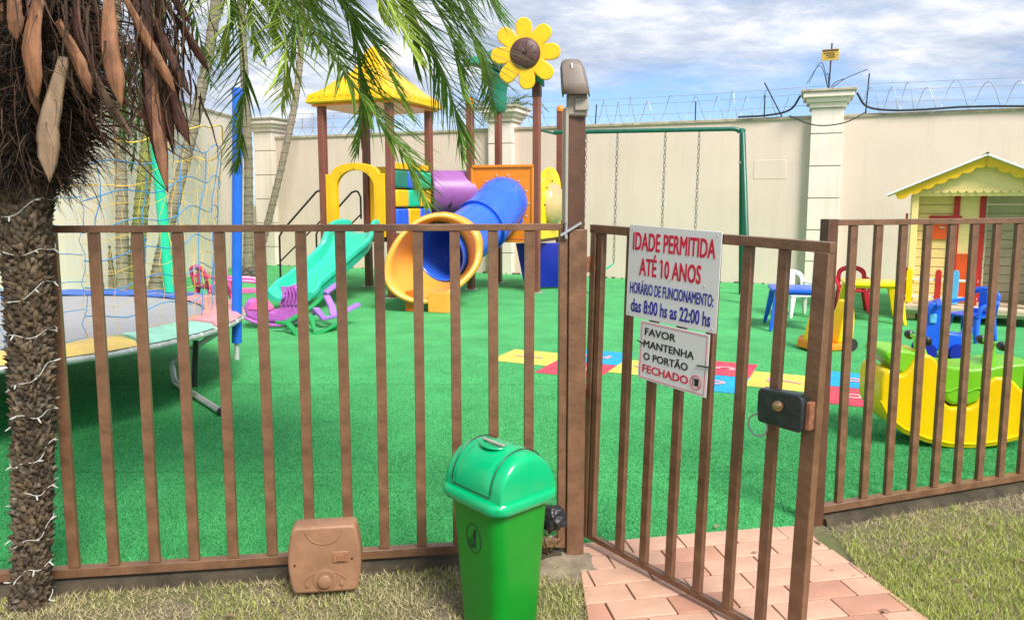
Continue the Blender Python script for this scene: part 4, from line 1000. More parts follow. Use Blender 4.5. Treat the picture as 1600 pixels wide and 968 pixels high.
for k, (pa, pb, ga_, gb_) in enumerate(((1040, 1093, 1036, 1089), (916, 965, 911, 963))):
    ends = []
    for px, gx_ in ((pa, ga_), (pb, gb_)):
        # on the bar at that bearing
        d = ray(px, 205); t_ = ((L0.x*sdir.y-L0.y*sdir.x))/(d.x*sdir.y-d.y*sdir.x); top = Vector((d.x*t_, d.y*t_, SZ-.04))
        bot = top+uz*(-2.04)-sdir*(.03)+uz*0
        ends.append((top, bot))
    (t1, b1), (t2, b2) = ends; seatp = [b1+(b2-b1)*(q_/12)+uz*(-.11*math.sin(PI*q_/12)**.8+.01) for q_ in range(13)]
    rg = [[c-sper*.09, c+sper*.09, c+sper*.09-uz*.03, c-sper*.09-uz*.03] for c in seatp]
    sg = MB().loft(rg).build('swing_seat', 'teal_plastic', sw, world=True, bevel=.006)
    for (top, bot) in ends:
        chain(top, bot).build('chain', 'chain', sg, world=True, kind='stuff')
        MB().box(top+uz*.03, (.05, .05, .05)).build('hanger', 'swing_green', sg, world=True, bevel=.01)

# ================================================================== TRAMPOLINE
TC = Vector((-4.1, 5.62, 0)); TR = 1.90; TZ = .60
tr = thing('trampoline', 'large round trampoline with grey mat, coloured edge pads and cord net', 'trampoline', TC)
def cp(a, r, z): return TC+Vector((math.cos(a)*r, math.sin(a)*r, z))
MB().tube([cp(2*PI*k/72, TR, TZ-.05) for k in range(72)], .026, 10, closed=True).build('rim_tube', 'steel', tr, world=True, smooth=True)
b = MB(); b.v = [TC+uz*(TZ-.02)]+[cp(2*PI*k/72, TR-.28, TZ-.02) for k in range(72)]; b.f = [(0, 1+k, 1+(k+1) % 72) for k in range(72)]; b.build('jump_mat', 'mat_grey', tr, world=True)
MB().tube([cp(2*PI*k/72, TR-.29, TZ-.012) for k in range(72)], .009, 6, closed=True).build('mat_edge', 'black', tr, world=True)
pads = [(-178, -126, 'pad_pink'), (-126, -28, 'pad_yellow'), (-28, -6, 'pad_green'), (-6, 52, 'pad_pink'), (52, 125, 'pad_blue'), (125, 182, 'pad_yellow')]
for i, (a0, a1, m_) in enumerate(pads):
    rg = []; n_ = 18; rnd = random.Random(i)
    for k in range(n_+1):
        a = math.radians(a0+.5+(a1-a0-1)*k/n_); sag = .006*math.sin(k*1.9+i)
        rg.append([cp(a, TR-.30, TZ-.008+sag), cp(a, TR-.29, TZ+.012+sag), cp(a, TR-.15, TZ+.028+sag), cp(a, TR-.01, TZ+.012+sag), cp(a, TR+.022+.006*math.sin(k*2.7), TZ-.022), cp(a, TR+.0, TZ-.020), cp(a, TR-.15, TZ-.006)])
    MB().loft(rg).build('edge_pad', m_, tr, world=True, smooth=True)
b = MB()
for k in range(60):
    a = 2*PI*k/60; b.tube([cp(a, TR+.0, TZ-.075), cp(a, TR+.03, TZ-.05), cp(a, TR+.01, TZ-.02)], .004, 4)
b.build('pad_ties', 'white_plastic', tr, world=True, kind='stuff')
def tleg(pA, pB):
    a0 = math.atan2(pA.y-TC.y, pA.x-TC.x); a1 = math.atan2(pB.y-TC.y, pB.x-TC.x)
    pts = [cp(a0, TR, TZ-.06), Vector((pA.x, pA.y, .18)), pA+(pB-pA)*.06+uz*.04, pA+(pB-pA)*.18+uz*.027, pB+uz*.027]
    o = MB().tube([pts[0]]+bez(pts[1:4], 4)+[pts[4]], .024, 10).build('leg', 'steel', tr, world=True, smooth=True)
    MB().tube([pB+uz*.027, pB+(pB-pA).normalized()*.035+uz*.027], .029, 10).build('rubber_foot', 'rubber', o, world=True)
    return o
pA, pB = G(270, 600), G(345, 648)
tleg(pA, pB)
for da in (-88, 100, 180):
    rot_ = Matrix.Rotation(math.radians(da), 3, 'Z'); tleg(TC+rot_ @ (pA-TC), TC+rot_ @ (pB-TC))
bl = G(304, 606); a_b = math.atan2(bl.y-TC.y, bl.x-TC.x)
MB().tube([P(306, 532, 5.42), P(304, 604, 5.42)], .022, 10).build('net_pole_stub', 'black', tr, world=True, smooth=True)
# poles
pole_px = [('foam_blue', P(370, 535, 6.0), P(371, 148, 6.0)), ('foam_green', P(266, 456, 7.15), P(243, 225, 7.15))]
poles = []
for m_, lo_, hi_ in pole_px:
    d = (hi_-lo_).normalized()
    o = MB().tube([lo_, hi_], .040 if m_ == 'foam_blue' else .050, 14).build('net_pole', m_, tr, world=True, smooth=True)
    MB().tube([lo_-d*.14, lo_+d*.02], .020, 10).build('pole_end', 'steel', o, world=True, smooth=True)
    MB().tube([hi_-d*.0, hi_+d*.05], .044, 12).build('pole_cap', 'blue_plastic' if m_ == 'foam_blue' else 'dark_teal', o, world=True, smooth=True); poles.append((lo_, hi_))
for aa, m_ in ((-100, 'pad_yellow'), (160, 'foam_blue'), (200, 'foam_green')):
    a = math.radians(aa); MB().tube([cp(a, TR+.06, .3), cp(a, TR+.02, 2.35)], .042, 12).build('net_pole', m_, tr, world=True, smooth=True)
# net
def netp(a, hh):   # hh 0..1 up the net
    # top line sags between poles
    sagk = abs(math.sin(a*2.5+.6)); ztop = 1.74-.06*sagk+.20*math.exp(-((a-.15)/.4)**2)
    r = TR-.20+.10*hh-.03*math.sin(PI*hh)
    return cp(a, r+.012*math.sin(a*23+hh*9), TZ+.03+(ztop-TZ)*hh+.012*math.sin(a*17+hh*5))
for nm, a0, a1, m_, hh1, ns in (('net', -150, -35, 'cord_blue', 1.0, 15), ('net', -35, 62, 'cord_yellow', 1.12, 15), ('net', 62, 200, 'cord_yellow', .95, 14)):
    b = MB(); A0_, A1_ = math.radians(a0), math.radians(a1)
    for k in range(ns+1):
        a = A0_+(A1_-A0_)*k/ns; b.tube([netp(a+.012*math.sin(j*2.1+k), hh1*j/12) for j in range(13)], .0028 if m_ == 'cord_blue' else .0018, 4)
    for j in range(0, 7):
        b.tube([netp(A0_+(A1_-A0_)*k/40, hh1*j/6+.012*math.sin(k*1.1+j)) for k in range(41)], ((.0028 if m_ == 'cord_blue' else .0018) if j < 6 else .006), 4)
    b.build(nm, m_, tr, world=True, kind='stuff')
b = MB()
for j in range(1, 7): b.tube([netp(math.radians(-35+62*k/20), 1.05*j/6-.06+.02*math.sin(k+j)) for k in range(21)], .004, 4)
for j in range(6): b.tube([netp(math.radians(-32+j*11)+.01*math.sin(k*1.7), .98*k/10) for k in range(11)], .004, 4)
b.build('net', 'cord_blue', tr, world=True, kind='stuff')

# ================================================================== TOYS AND FURNITURE
def kids_table(m, label, loc, rz, w_=.62, d_=.62, h_=.46):
    t = thing('kids_table', label, 'table', loc, rz, 'small plastic tables in the play area')
    MB().loft([rr(w_-.02, d_-.02, .06, h_-.035), rr(w_, d_, .07, h_-.03), rr(w_, d_, .07, h_-.006), rr(w_-.02, d_-.02, .06, h_)]).build('tabletop', m, t, smooth=True)
    b = MB(); b.loft([rr(w_-.1, d_-.1, .05, h_-.065), rr(w_-.08, d_-.08, .05, h_-.034)]); b.build('apron', m, t, smooth=True)
    for sx in (-1, 1):
        for sy in (-1, 1):
            tx, ty = sx*(w_/2-.07), sy*(d_/2-.07); fx_, fy_ = sx*(w_/2+.015), sy*(d_/2+.015)
            rg = []
            for k in range(4):
                q_ = k/3; s_ = .085*(1-q_)+.035*q_; cx_, cy_ = tx+(fx_-tx)*q_, ty+(fy_-ty)*q_; z = (h_-.03)*(1-q_)
                rg.append([Vector((cx_-s_/2, cy_-s_/2, z)), Vector((cx_+s_/2, cy_-s_/2, z)), Vector((cx_+s_/2, cy_+s_/2, z)), Vector((cx_-s_/2, cy_+s_/2, z))])
            MB().loft(rg).build('leg', m, t, bevel=.008)
    return t
def kids_chair(m, label, loc, rz, arms=True, k=1.0, name='kids_chair'):
    t = thing(name, label, 'chair', loc, rz, 'small plastic chairs in the play area'); t.scale = (k, k, k)
    MB().loft([rr(.34, .32, .06, .26), rr(.36, .34, .07, .268), rr(.36, .34, .07, .285), rr(.33, .31, .06, .282)]).build('seat', m, t, smooth=True)
    for sx in (-1, 1):
        for sy in (-1, 1):
            rg = []
            for q_ in (0, .5, 1):
                s_ = .065-.03*q_; cx_ = sx*(.145+.035*q_); cy_ = sy*(.13+.035*q_); z = .265*(1-q_)
                rg.append([Vector((cx_+a*s_/2, cy_+c*s_/2, z)) for a, c in ((-1, -1), (1, -1), (1, 1), (-1, 1))])
            MB().loft(rg).build('leg', m, t, bevel=.008)
    # back: arched with slots, curved
    n = 16; out_ = [(-.17, .27)]; 
    for q_ in range(n+1): a = PI-PI*q_/n; out_.append((.175*math.cos(a)*(1.0), .45+.12*math.sin(a)**.8))
    out_ += [(.17, .27)]
    inn = [(.125, .35)]
    for q_ in range(n+1): a = PI*q_/n; inn.append((.125*math.cos(a), .43+.085*math.sin(a)**.8))
    inn += [(-.125, .35)]
    # frame as polygon strip with bottom bar
    b = MB(); fr2 = out_+[(.0, .27)]
    ring_o = [Vector((x, .165+(z-.27)*.22, z)) for x, z in out_]; ring_i = [Vector((x*1.0, .165+(z-.27)*.22, z)) for x, z in [(-.125, .33)]+[(-x, z) for x, z in inn[1:-1]]+[(.125, .33)]]
    m_ = min(len(ring_o), len(ring_i)); vs2 = ring_o[:m_]+ring_i[:m_]; fs2 = [(i, i+1, m_+i+1, m_+i) for i in range(m_-1)]; fs2.append((0, m_, 2*m_-1, m_-1))
    b.add(vs2, fs2); b.build('backrest', m, t, solid=.022, smooth=True)
    b = MB()
    b.box((0, .165+.14*.22, .43), (.09, .014, .20)); b.build('back_slat', m, t, bevel=.005)
    if arms:
        for sx in (-1, 1):
            b = MB(); pts = bez([(sx*.165, .19, .42), (sx*.195, .08, .41), (sx*.20, -.06, .40), (sx*.19, -.13, .37), (sx*.17, -.15, .27)], 5); b.tube(pts, .02, 8); b.build('arm', m, t, smooth=True)
    return t
RZ = ang
kids_table('toy_blue', 'blue plastic kids table beside the white chair', G(1246, 512), RZ+.15, .66, .62, .49)
kids_table('bright_yellow', 'yellow plastic kids table in front of the red chair', G(1356, 500)+Vector((.02, .0, 0)), RZ+.1, .66, .60, .50)
kids_chair('white_plastic', 'white plastic chair behind the blue table', G(1246, 494), RZ+.5, k=1.05)
kids_chair('red_plastic', 'red plastic chair behind the yellow table', G(1330, 486), RZ+.05, k=1.08)
kids_chair('toy_blue', 'blue plastic armchair standing in front of the playhouse porch', G(1514, 530), RZ-.75, k=1.0)
kids_chair('pink_plastic', 'pink plastic armchair beside the blue trampoline pole', G(386, 490), RZ+2.3, k=1.15)
kids_chair('magenta_plastic', 'dark magenta plastic chair behind the trampoline edge', G(335, 480), RZ+2.9, k=1.1)
# orange push toy
oy = thing('push_toy', 'yellow and orange ride-on toy behind the gate end bars', 'toy', G(1292, 545), .25)
MB().prism([(-.28, .02), (-.26, .11), (-.16, .13), (-.05, .07), (.22, .08), (.27, .02), (.2, .0), (-.2, .0)], -.13, (1, 0, 0), (0, 0, 1), (0, 1, 0), .26, (0, 0, 0)).build('base', 'orange_plastic', oy, bevel=.02, seg=3)
MB().prism([(-.26, .10), (-.20, .34), (-.15, .46), (-.09, .46), (-.11, .10)], -.05, (1, 0, 0), (0, 0, 1), (0, 1, 0), .10, (0, 0, 0)).build('front_column', 'bright_yellow', oy, bevel=.015, seg=3)
MB().prism([(.06, .07), (.12, .36), (.17, .50), (.23, .50), (.25, .30), (.24, .07)], -.09, (1, 0, 0), (0, 0, 1), (0, 1, 0), .18, (0, 0, 0)).build('seat_back', 'bright_yellow', oy, bevel=.02, seg=3)
for x in (-.17, .17):
    for y in (-.15, .15): MB().lathe([(.06, -.02), (.065, -.01), (.065, .01), (.06, .02)], (x, y, .065), 18, (0, 1, 0)).build('wheel', 'rubber' if x > 0 else 'orange_plastic', oy, smooth=True)
MB().tube([(-.09, -.14, .43), (-.08, .14, .43)], .016, 8).build('handlebar', 'orange_plastic', oy, smooth=True)
# blue ride-on
br = thing('ride_on_toy', 'blue plastic ride-on toy between the rocker and the blue chair', 'toy', G(1468, 560), -.3)
MB().prism([(-.20, .10), (-.21, .22), (-.16, .28), (-.15, .50), (-.11, .55), (-.02, .55), (.01, .46), (-.01, .34), (.03, .27), (.17, .25), (.21, .34), (.25, .33), (.23, .16), (.2, .08)], -.09, (1, 0, 0), (0, 0, 1), (0, 1, 0), .18, (0, 0, 0)).build('body', 'toy_blue', br, bevel=.03, seg=3)
MB().tube([(-.07, -.17, .52), (-.04, 0, .56), (-.07, .17, .52)], .022, 8).build('handlebar', 'toy_blue', br, smooth=True)
MB().box((-.10, -.1, .40), (.06, .02, .09)).build('headlight', 'sky_plastic', br, bevel=.01)
for x in (-.14, .13):
    for y in (-.12, .12): MB().lathe([(.03, -.03), (.08, -.028), (.085, -.015), (.085, .015), (.08, .028), (.03, .03)], (x, y, .085), 18, (0, 1, 0)).build('wheel', 'navy_plastic', br, smooth=True)
# rocking horse (purple)
rh = thing('rocking_horse', 'purple plastic rocking horse beside the teal slide', 'rocking toy', G(432, 510), .12)
sc_ = 1.0
b = MB(); pr = []
for k in range(13): x = -.36+.72*k/12; pr.append((x, .02+.22*(x/.36)**2*.5))
for s in (-1, 1):
    MB().tube([(x, s*.13, z+.02) for x, z in pr], [.012]+[.022]*11+[.012], 8).build('rocker', 'purple_toy', rh, smooth=True)
MB().prism([(-.34, .14), (-.36, .26), (-.30, .36), (-.22, .34), (-.15, .24), (.0, .20), (.08, .26), (.12, .42), (.18, .50), (.28, .52), (.33, .44), (.33, .34), (.28, .26), (.30, .12), (.2, .06), (-.2, .06)], -.10, (1, 0, 0), (0, 0, 1), (0, 1, 0), .20, (0, 0, 0)).build('body', 'purple_toy', rh, bevel=.045, seg=4)
MB().prism([(-.33, .22), (-.22, .36), (-.12, .33), (-.02, .21), (-.12, .20)], -.115, (1, 0, 0), (0, 0, 1), (0, 1, 0), .23, (0, 0, 0)).build('saddle', 'pink_plastic', rh, bevel=.03, seg=3)
for k in range(5): MB().tube(bez([(.10+.035*k, -.115, .50-.0*k), (.12+.04*k, -.125, .40), (.08+.045*k, -.115, .28)], 5), .016, 6).build('mane_curl', 'purple_toy', rh, smooth=True)
MB().tube([(.12, -.19, .38), (.14, 0, .40), (.12, .19, .38)], .018, 8).build('handle', 'violet_toy', rh, smooth=True)
# green and violet frames
def frame_toy(name, label, paths, m, r_=.03):
    allp = [p for pa in paths for p in pa]; c = sum(allp, Vector())/len(allp); t = thing(name, label, 'toy', (c.x, c.y, 0))
    for pa in paths:
        b = MB(); rg = []
        for i, p in enumerate(pa):
            d = (pa[min(i+1, len(pa)-1)]-pa[max(i-1, 0)]).normalized(); s = d.cross(uz); s = s.normalized() if s.length > .01 else Vector((1, 0, 0)); v_ = s.cross(d)
            rg.append([p+s*r_+v_*r_*.5, p+s*r_-v_*r_*.5, p-s*r_-v_*r_*.5, p-s*r_+v_*r_*.5])
        b.loft(rg).build('beam', m, t, world=True, bevel=.008)
    return t
def Q(px, py, Y): return P(px, py, Y)
frame_toy('toy_frame', 'green plastic toy frame tipped over in front of the rocking horse', [[Q(432, 503, 8.45), Q(450, 505, 8.4), Q(470, 529, 8.2)], [Q(448, 503, 8.5), Q(470, 490, 8.8), Q(488, 478, 8.9), Q(510, 458, 9.1)], [Q(486, 494, 8.6), Q(494, 525, 8.3), Q(532, 502, 8.6)], [Q(492, 522, 8.3), Q(505, 518, 8.5), Q(535, 505, 8.65)]], 'green_toy', .035)
frame_toy('toy_frame', 'violet plastic toy frame tipped over to the right of the green one', [[Q(508, 458, 9.0), Q(522, 447, 9.1), Q(533, 441, 9.2)], [Q(510, 462, 9.0), Q(518, 478, 8.9), Q(521, 492, 8.8)], [Q(493, 482, 8.9), Q(507, 498, 8.7), Q(530, 491, 8.75), Q(560, 475, 9.0)], [Q(488, 490, 8.9), Q(500, 485, 8.95)]], 'violet_toy', .042)
# yellow and green rocker
K = 1/262.0; rb = G(1500, 704); rk = thing('seesaw_rocker', 'large yellow and green plastic rocker with two handle stalks behind the right fence', 'rocker', rb+Vector((0, .2, 0)), -.06)
rk.scale = (.90, 1, 1)
rk.location.x += .03
def rp_(pts): return [((x-1500)*K, (708-y)*K) for x, y in pts]
hull = [(1358, 640), (1372, 664), (1400, 684), (1440, 699), (1480, 707), (1520, 708), (1560, 703), (1600, 692), (1636, 672), (1656, 645), (1660, 600), (1650, 578), (1632, 584), (1618, 606), (1604, 614), (1594, 606), (1584, 596), (1568, 590), (1552, 590), (1540, 598), (1532, 612), (1524, 632), (1512, 640), (1480, 640), (1470, 634), (1463, 612), (1458, 588), (1452, 566), (1440, 556), (1428, 555), (1415, 562), (1406, 576), (1396, 588), (1384, 590), (1372, 580), (1362, 583), (1357, 600)]
hp = rp_(hull)
MB().prism(hp, -.17, (1, 0, 0), (0, 0, 1), (0, 1, 0), .34, (0, 0, 0)).build('hull', 'bright_yellow', rk, bevel=.035, seg=5)
b = MB()
edge = [(x, z+.035) for x, z in hp[:10]]
b.tube([(x, -.172, z) for x, z in edge], .008, 6); b.build('hull_rib', 'bright_yellow', rk, smooth=True)
seat1 = [(1462, 566), (1475, 574), (1510, 578), (1545, 576), (1560, 572), (1600, 568), (1630, 570), (1625, 584), (1606, 610), (1590, 612), (1560, 600), (1540, 606), (1528, 632), (1512, 637), (1484, 637), (1472, 630), (1462, 600)]
MB().prism(rp_(seat1), -.155, (1, 0, 0), (0, 0, 1), (0, 1, 0), .31, (0, 0, 0)).build('seat', 'lime', rk, bevel=.02, seg=4)
seat0 = [(1366, 552), (1380, 549), (1410, 552), (1432, 558), (1450, 575), (1445, 600), (1410, 602), (1396, 588), (1378, 574), (1364, 560)]
MB().prism(rp_(seat0), -.14, (1, 0, 0), (0, 0, 1), (0, 1, 0), .31, (0, 0, 0)).build('end_seat', 'lime', rk, bevel=.02, seg=4)
b = MB(); wv = [(1465+k*6, 612+3*math.sin(k*1.1)) for k in range(12)]; b.tube([((x-1500)*K, -.157, (708-y)*K) for x, y in wv], .006, 5); b.build('seat_moulding', 'lime', rk, smooth=True)
for (x, y0, y1, lean) in ((1452, 592, 536, -14), (1562, 592, 543, 6)):
    pts = [((x-1500)*K, 0, (708-y0)*K), ((x+lean*.5-1500)*K, 0, (708-(y0+y1)/2)*K), ((x+lean-1500)*K, 0, (708-y1)*K)]
    st_ = MB().tube(pts, [.060, .042, .026], 12).build('handle_stalk', 'lime', rk, smooth=True)
    MB().tube([(pts[2][0], -.10, pts[2][2]), (pts[2][0], .10, pts[2][2])], .014, 8).build('handle_bar', 'lime', st_, smooth=True)
    for s in (-1, 1): MB().lathe([(.012, 0), (.026, .01), (.030, .03), (.026, .055), (.01, .064)], (pts[2][0], s*.08, pts[2][2]), 14, (0, s, 0)).build('grip', 'black', st_, smooth=True)

# ================================================================== PLAYHOUSE
hz = math.radians(-27.5)
HB = G(1430, 497); HB = Vector((HB.x-.13, HB.y, 0))
ph = thing('playhouse', 'yellow wooden playhouse with white gable roof, red window and porch', 'playhouse', HB, hz)
HWd = 1.52; PD = .75; HD = 1.7; FZ = .20; EZ = 1.60; PKZ = 2.07
# local: x right, y back; front at y=0
box1('porch_floor', (HWd/2, (PD+HD)/2-.3, FZ-.03), (HWd+.06, HD+.62, .06), 'floor_board', ph, .006)
box1('fascia', (HWd/2, -.065+.0, FZ-.055), (HWd+.08, .03, .12), 'pale_board', ph, .004)
for x in (.06, HWd-.06):
    for y in (.05, HD): box1('foot', (x, y, .05), (.10, .10, .10), 'cream_board', ph, .004)
for x in (.035, HWd-.035): box1('porch_post', (x, .02, (FZ+EZ)/2), (.075, .075, EZ-FZ), 'cream_board', ph, .004)
def boards(x0, x1, y, z0, z1, m, face=(0, -1), h=.115, gap=None):
    z = z0; i = 0
    while z < z1-.01:
        hh = min(h, z1-z)
        if face == (0, -1): box1('board', ((x0+x1)/2, y+R.uniform(-.002, .002), z+hh/2-.002), (x1-x0, .02, hh-.007), m, ph, .003, rot=Matrix.Rotation(-.03, 3, 'X'))
        else: box1('board', (x0+R.uniform(-.002, .002), (y[0]+y[1])/2, z+hh/2-.002), (.02, y[1]-y[0], hh-.007), m, ph, .003)
        z += h
WY = .32   # recessed front wall
boards(.06, .82, WY, FZ, EZ, 'cream_board'); boards(.86, HWd-.02, WY+.55, FZ, EZ, 'pale_board')
boards(.84, None, (WY, WY+.56), FZ, EZ, 'pale_board', face=(1, 0))
boards(.01, None, (.06, HD), FZ, EZ, 'cream_board', face=(1, 0)); boards(HWd-.01, None, (WY, HD), FZ, EZ, 'pale_board', face=(1, 0))
box1('backing', (.45, WY+.05, (FZ+EZ)/2), (.76, .02, EZ-FZ), 'pale_board', ph, 0)
boards(.02, HWd-.02, HD, FZ, EZ, 'cream_board')
# half door/door
box1('door', (.65, WY-.025, FZ+.70), (.26, .02, 1.38), 'cream_board', ph, .003)
df = thing  # noqa
for c, d in (((.51, WY-.042, FZ+.74), (.065, .025, 1.42)), ((.79, WY-.042, FZ+.74), (.065, .025, 1.42)), ((.65, WY-.043, FZ+1.42), (.34, .024, .08))): box1('door_frame', c, d, 'house_red', ph, .003)
box1('door_panel', (.65, WY-.04, FZ+.33), (.22, .02, .62), 'house_orange', ph, .003)
box1('window', (.36, WY-.03, 1.15), (.24, .03, .26), 'house_orange', ph, .004); box1('window_frame', (.39, WY-.036, 1.29), (.36, .035, .06), 'house_red', ph, .003)
box1('window_frame', (.50, WY-.037, 1.15), (.04, .035, .30), 'house_red', ph, .003)
box1('window_latch', (.36, WY-.052, 1.17), (.06, .012, .02), 'floor_board', ph, .002)
box1('side_shutter', (-.05, .22, 1.20), (.025, .20, .30), 'house_red', ph, .003)
# gable
gm = MB().prism([(.0, EZ+.03), (HWd, EZ+.03), (HWd, EZ+.10), (HWd/2, PKZ-.05), (.0, EZ+.10)], 0, (1, 0, 0), (0, 0, 1), (0, 1, 0), .025, (0, -.02, 0)).build('gable', 'cream_board', ph)
b = MB(); sc_n = 16
for k in range(sc_n):
    x0 = .04+(HWd-.08)*k/sc_n; wv = (HWd-.08)/sc_n; b.prism([(x0+wv/2+wv/2*math.cos(a)*.96, EZ+.03+.035*math.sin(a)) for a in [PI+PI*j/6 for j in range(7)]], 0, (1, 0, 0), (0, 0, 1), (0, 1, 0), .02, (0, -.03, .01))
b.build('scalloped_trim', 'cream_board', gm)
box1('gable_beam', (HWd/2, .02, EZ+.0), (HWd-.02, .05, .06), 'cream_board', ph, .003)
b = MB()
for s, xa, xb in ((-1, -.22, HWd/2), (1, HWd+.22, HWd/2)):
    za, zb2 = 1.625, PKZ; dv = Vector((xb-xa, 0, zb2-za)); Ln = dv.length; du = dv.normalized(); dw = Vector((-du.z, 0, du.x))*(1 if s < 0 else -1)
    poly = [(0.02, 0), (Ln, 0)]; nsc = 7
    for k in range(nsc):
        for j in range(7):
            t_ = 1-(k+j/6)/nsc; poly.append((Ln*t_*.98+.02, -.075-.032*math.sin(PI*j/6)))
    MB().prism(poly, 0, du, dw, (0, 1, 0), .022, (xa, -.13, za-.03)).build('bargeboard', 'board_yellow', ph, bevel=.002)
    # roof sheet
    MB().prism([(-.08, 0), (Ln+.01, 0), (Ln+.01, .022), (-.08, .022)], 0, du, dw, (0, 1, 0), HD+.45, (xa, -.20, za-.02)).build('roof', 'roof_white', ph, bevel=.003)
MB().tube([(HWd/2, -.2, PKZ+.005), (HWd/2, HD+.25, PKZ+.005)], .016, 6).build('ridge_cap', 'rubber', ph)
# pickets round the porch
pk = [(-.035, .18, 'house_red'), (.02, -.055, 'bright_yellow'), (.19, -.055, 'house_red'), (.34, -.055, 'house_red'), (.53, -.055, 'sky_plastic'), (.73, -.055, 'house_red'), (1.42, -.055, 'bright_yellow'), (1.58, -.055, 'sky_plastic')]
for x, y, m_ in pk:
    MB().prism([(-.035, 0), (.035, 0), (.035, .40), (.02, .43), (-.02, .43), (-.035, .40)], 0, (1, 0, 0), (0, 0, 1), (0, 1, 0), .02, (x, y, FZ+.02)).build('picket', m_, ph, bevel=.003)
for z in (FZ+.10, FZ+.32): box1('picket_rail', (.37, -.03, z), (.80, .025, .03), 'white_plastic', ph, .002); 
for z in (FZ+.10, FZ+.32): box1('picket_rail', (1.48, -.03, z), (.30, .025, .03), 'white_plastic', ph, .002)

# ================================================================== PALMS
def frond(spine, llen, name, m, parent, world=True, npair=60, wdt=.014, droop=.9, seed=0, taper=True, rach=.008, start=.12, fold=.35, ang0=50):
    rnd = random.Random(seed); sp2 = bez(spine, 14); ns = len(sp2)
    rch = MB().tube(sp2[::2]+[sp2[-1]], [rach*(1-.85*i/(len(sp2[::2]))) for i in range(len(sp2[::2])+1)], 5).build(name, 'rachis', parent, world=world, smooth=True)
    V = []; F = []
    inv = W(parent).inverted() if world and parent is not None else Matrix.Identity(4)
    for k in range(npair):
        t = start+(1-start)*k/(npair-1); fi = t*(ns-1); i = min(int(fi), ns-2); c = sp2[i].lerp(sp2[i+1], fi-i)
        tg = (sp2[min(i+2, ns-1)]-sp2[max(i-1, 0)]).normalized()
        sd_ = tg.cross(uz)
        if sd_.length < .05: sd_ = Vector((0, -1, 0))
        sd_.normalize(); nrm = sd_.cross(tg)
        prof = math.sin(PI*min(1, .12+.88*t**.8))**.5 if t < .45 else (1-.80*((t-.45)/.55)**1.3)
        Lf = llen*max(.22, prof)*rnd.uniform(.85, 1.12)
        for s in (-1, 1):
            aa = math.radians(ang0+rnd.uniform(-4, 4)-12*t); d = (tg*math.cos(aa)+sd_*(s*math.sin(aa))+nrm*rnd.uniform(.0, fold)).normalized()
            pos = c.copy(); nsg = 4; w2 = wdt*rnd.uniform(.8, 1.2)*(1-.3*t); dr = droop*rnd.uniform(.6, 1.3); base = len(V)
            wv = d.cross(uz); wv = wv.normalized() if wv.length > .05 else sd_
            wv = (wv+uz*rnd.uniform(-.35, .35)).normalized()
            for q_ in range(nsg+1):
                u_ = q_/nsg; ww = w2*(.55 if q_ == 0 else (1.0 if q_ == 1 else (1-u_)**.7+.03))
                V.append(inv @ (pos-wv*ww/2)); V.append(inv @ (pos+wv*ww/2))
                d = (d+Vector((0, 0, -1))*dr*.35*(u_+.25)).normalized(); pos = pos+d*(Lf/nsg)
            for q_ in range(nsg): F.append((base+2*q_, base+2*q_+1, base+2*q_+3, base+2*q_+2))
    fast('leaflets', [tuple(x) for x in V], F, m, rch, 'stuff', smooth=True)
    return rch
# ---- near palm
npb = P(52, 700, 2.62); npb.z = 0
np_ = thing('palm_tree', 'near palm with shaggy trunk wound with white wire, dead brown sheaths and green fronds', 'palm tree', npb)
tpts = [P(50, 985, 2.62), P(50, 880, 2.62), P(52, 700, 2.62), P(50, 560, 2.62), P(44, 430, 2.62), P(42, 340, 2.62), P(42, 290, 2.64), P(45, 220, 2.66), P(50, 100, 2.68), P(50, -60, 2.70), P(50, -160, 2.72)]
tpts[0].z = -.02
trad = [.054, .047, .052, .058, .064, .066, .078, .135, .16, .13, .08]
core = bez(tpts, 5); crad = []
for i in range(len(core)):
    f_ = i/5; j = min(int(f_), len(trad)-2); crad.append(trad[j]+(trad[j+1]-trad[j])*(f_-j))
rings = []
for i, (c, r_) in enumerate(zip(core, crad)):
    rings.append([c+Vector((math.cos(2*PI*k/20), math.sin(2*PI*k/20), 0))*r_*(1+.07*mnoise.noise(Vector((k*1.7, i*1.1, 0)))) for k in range(20)])
MB().loft(rings).build('trunk', 'near_bark', np_, world=True, smooth='all')
# leaf-base stubs all over the trunk (spiral)
V = []; F = []; rnd = random.Random(21); k = 0; inv = W(np_).inverted()
zmax = tpts[6].z; z = .0; ga2 = 2.399963
def tr_at(z):
    for i in range(len(core)-1):
        if core[i].z <= z <= core[i+1].z:
            f_ = (z-core[i].z)/(core[i+1].z-core[i].z+1e-9); return core[i].lerp(core[i+1], f_), crad[i]+(crad[i+1]-crad[i])*f_
    return core[-1], crad[-1]
while z < 1.62:
    a = k*ga2+rnd.uniform(-.15, .15); c, r_ = tr_at(z); rd = Vector((math.cos(a), math.sin(a), 0)); tg = Vector((-rd.y, rd.x, 0))
    ln = rnd.uniform(.010, .038); w2 = rnd.uniform(.004, .013); up = rnd.uniform(.1, 1.3); p = c+rd*(r_*.97)
    tip = p+(rd+uz*up).normalized()*ln+tg*rnd.uniform(-.008, .008)
    v4 = [p-tg*w2-uz*.012, p+tg*w2-uz*.012, p+tg*w2*.9+uz*.012, p-tg*w2*.9+uz*.012, p+rd*.012-uz*.006, tip+tg*w2*.28, tip-tg*w2*.28]
    b0 = len(V); V += [inv @ x for x in v4]; F += [(b0, b0+1, b0+4), (b0+1, b0+5, b0+4), (b0+1, b0+2, b0+5), (b0+2, b0+3, b0+6), (b0+2, b0+6, b0+5), (b0+3, b0, b0+6), (b0, b0+4, b0+6), (b0+4, b0+5, b0+6)]
    k += 1; z += .00068
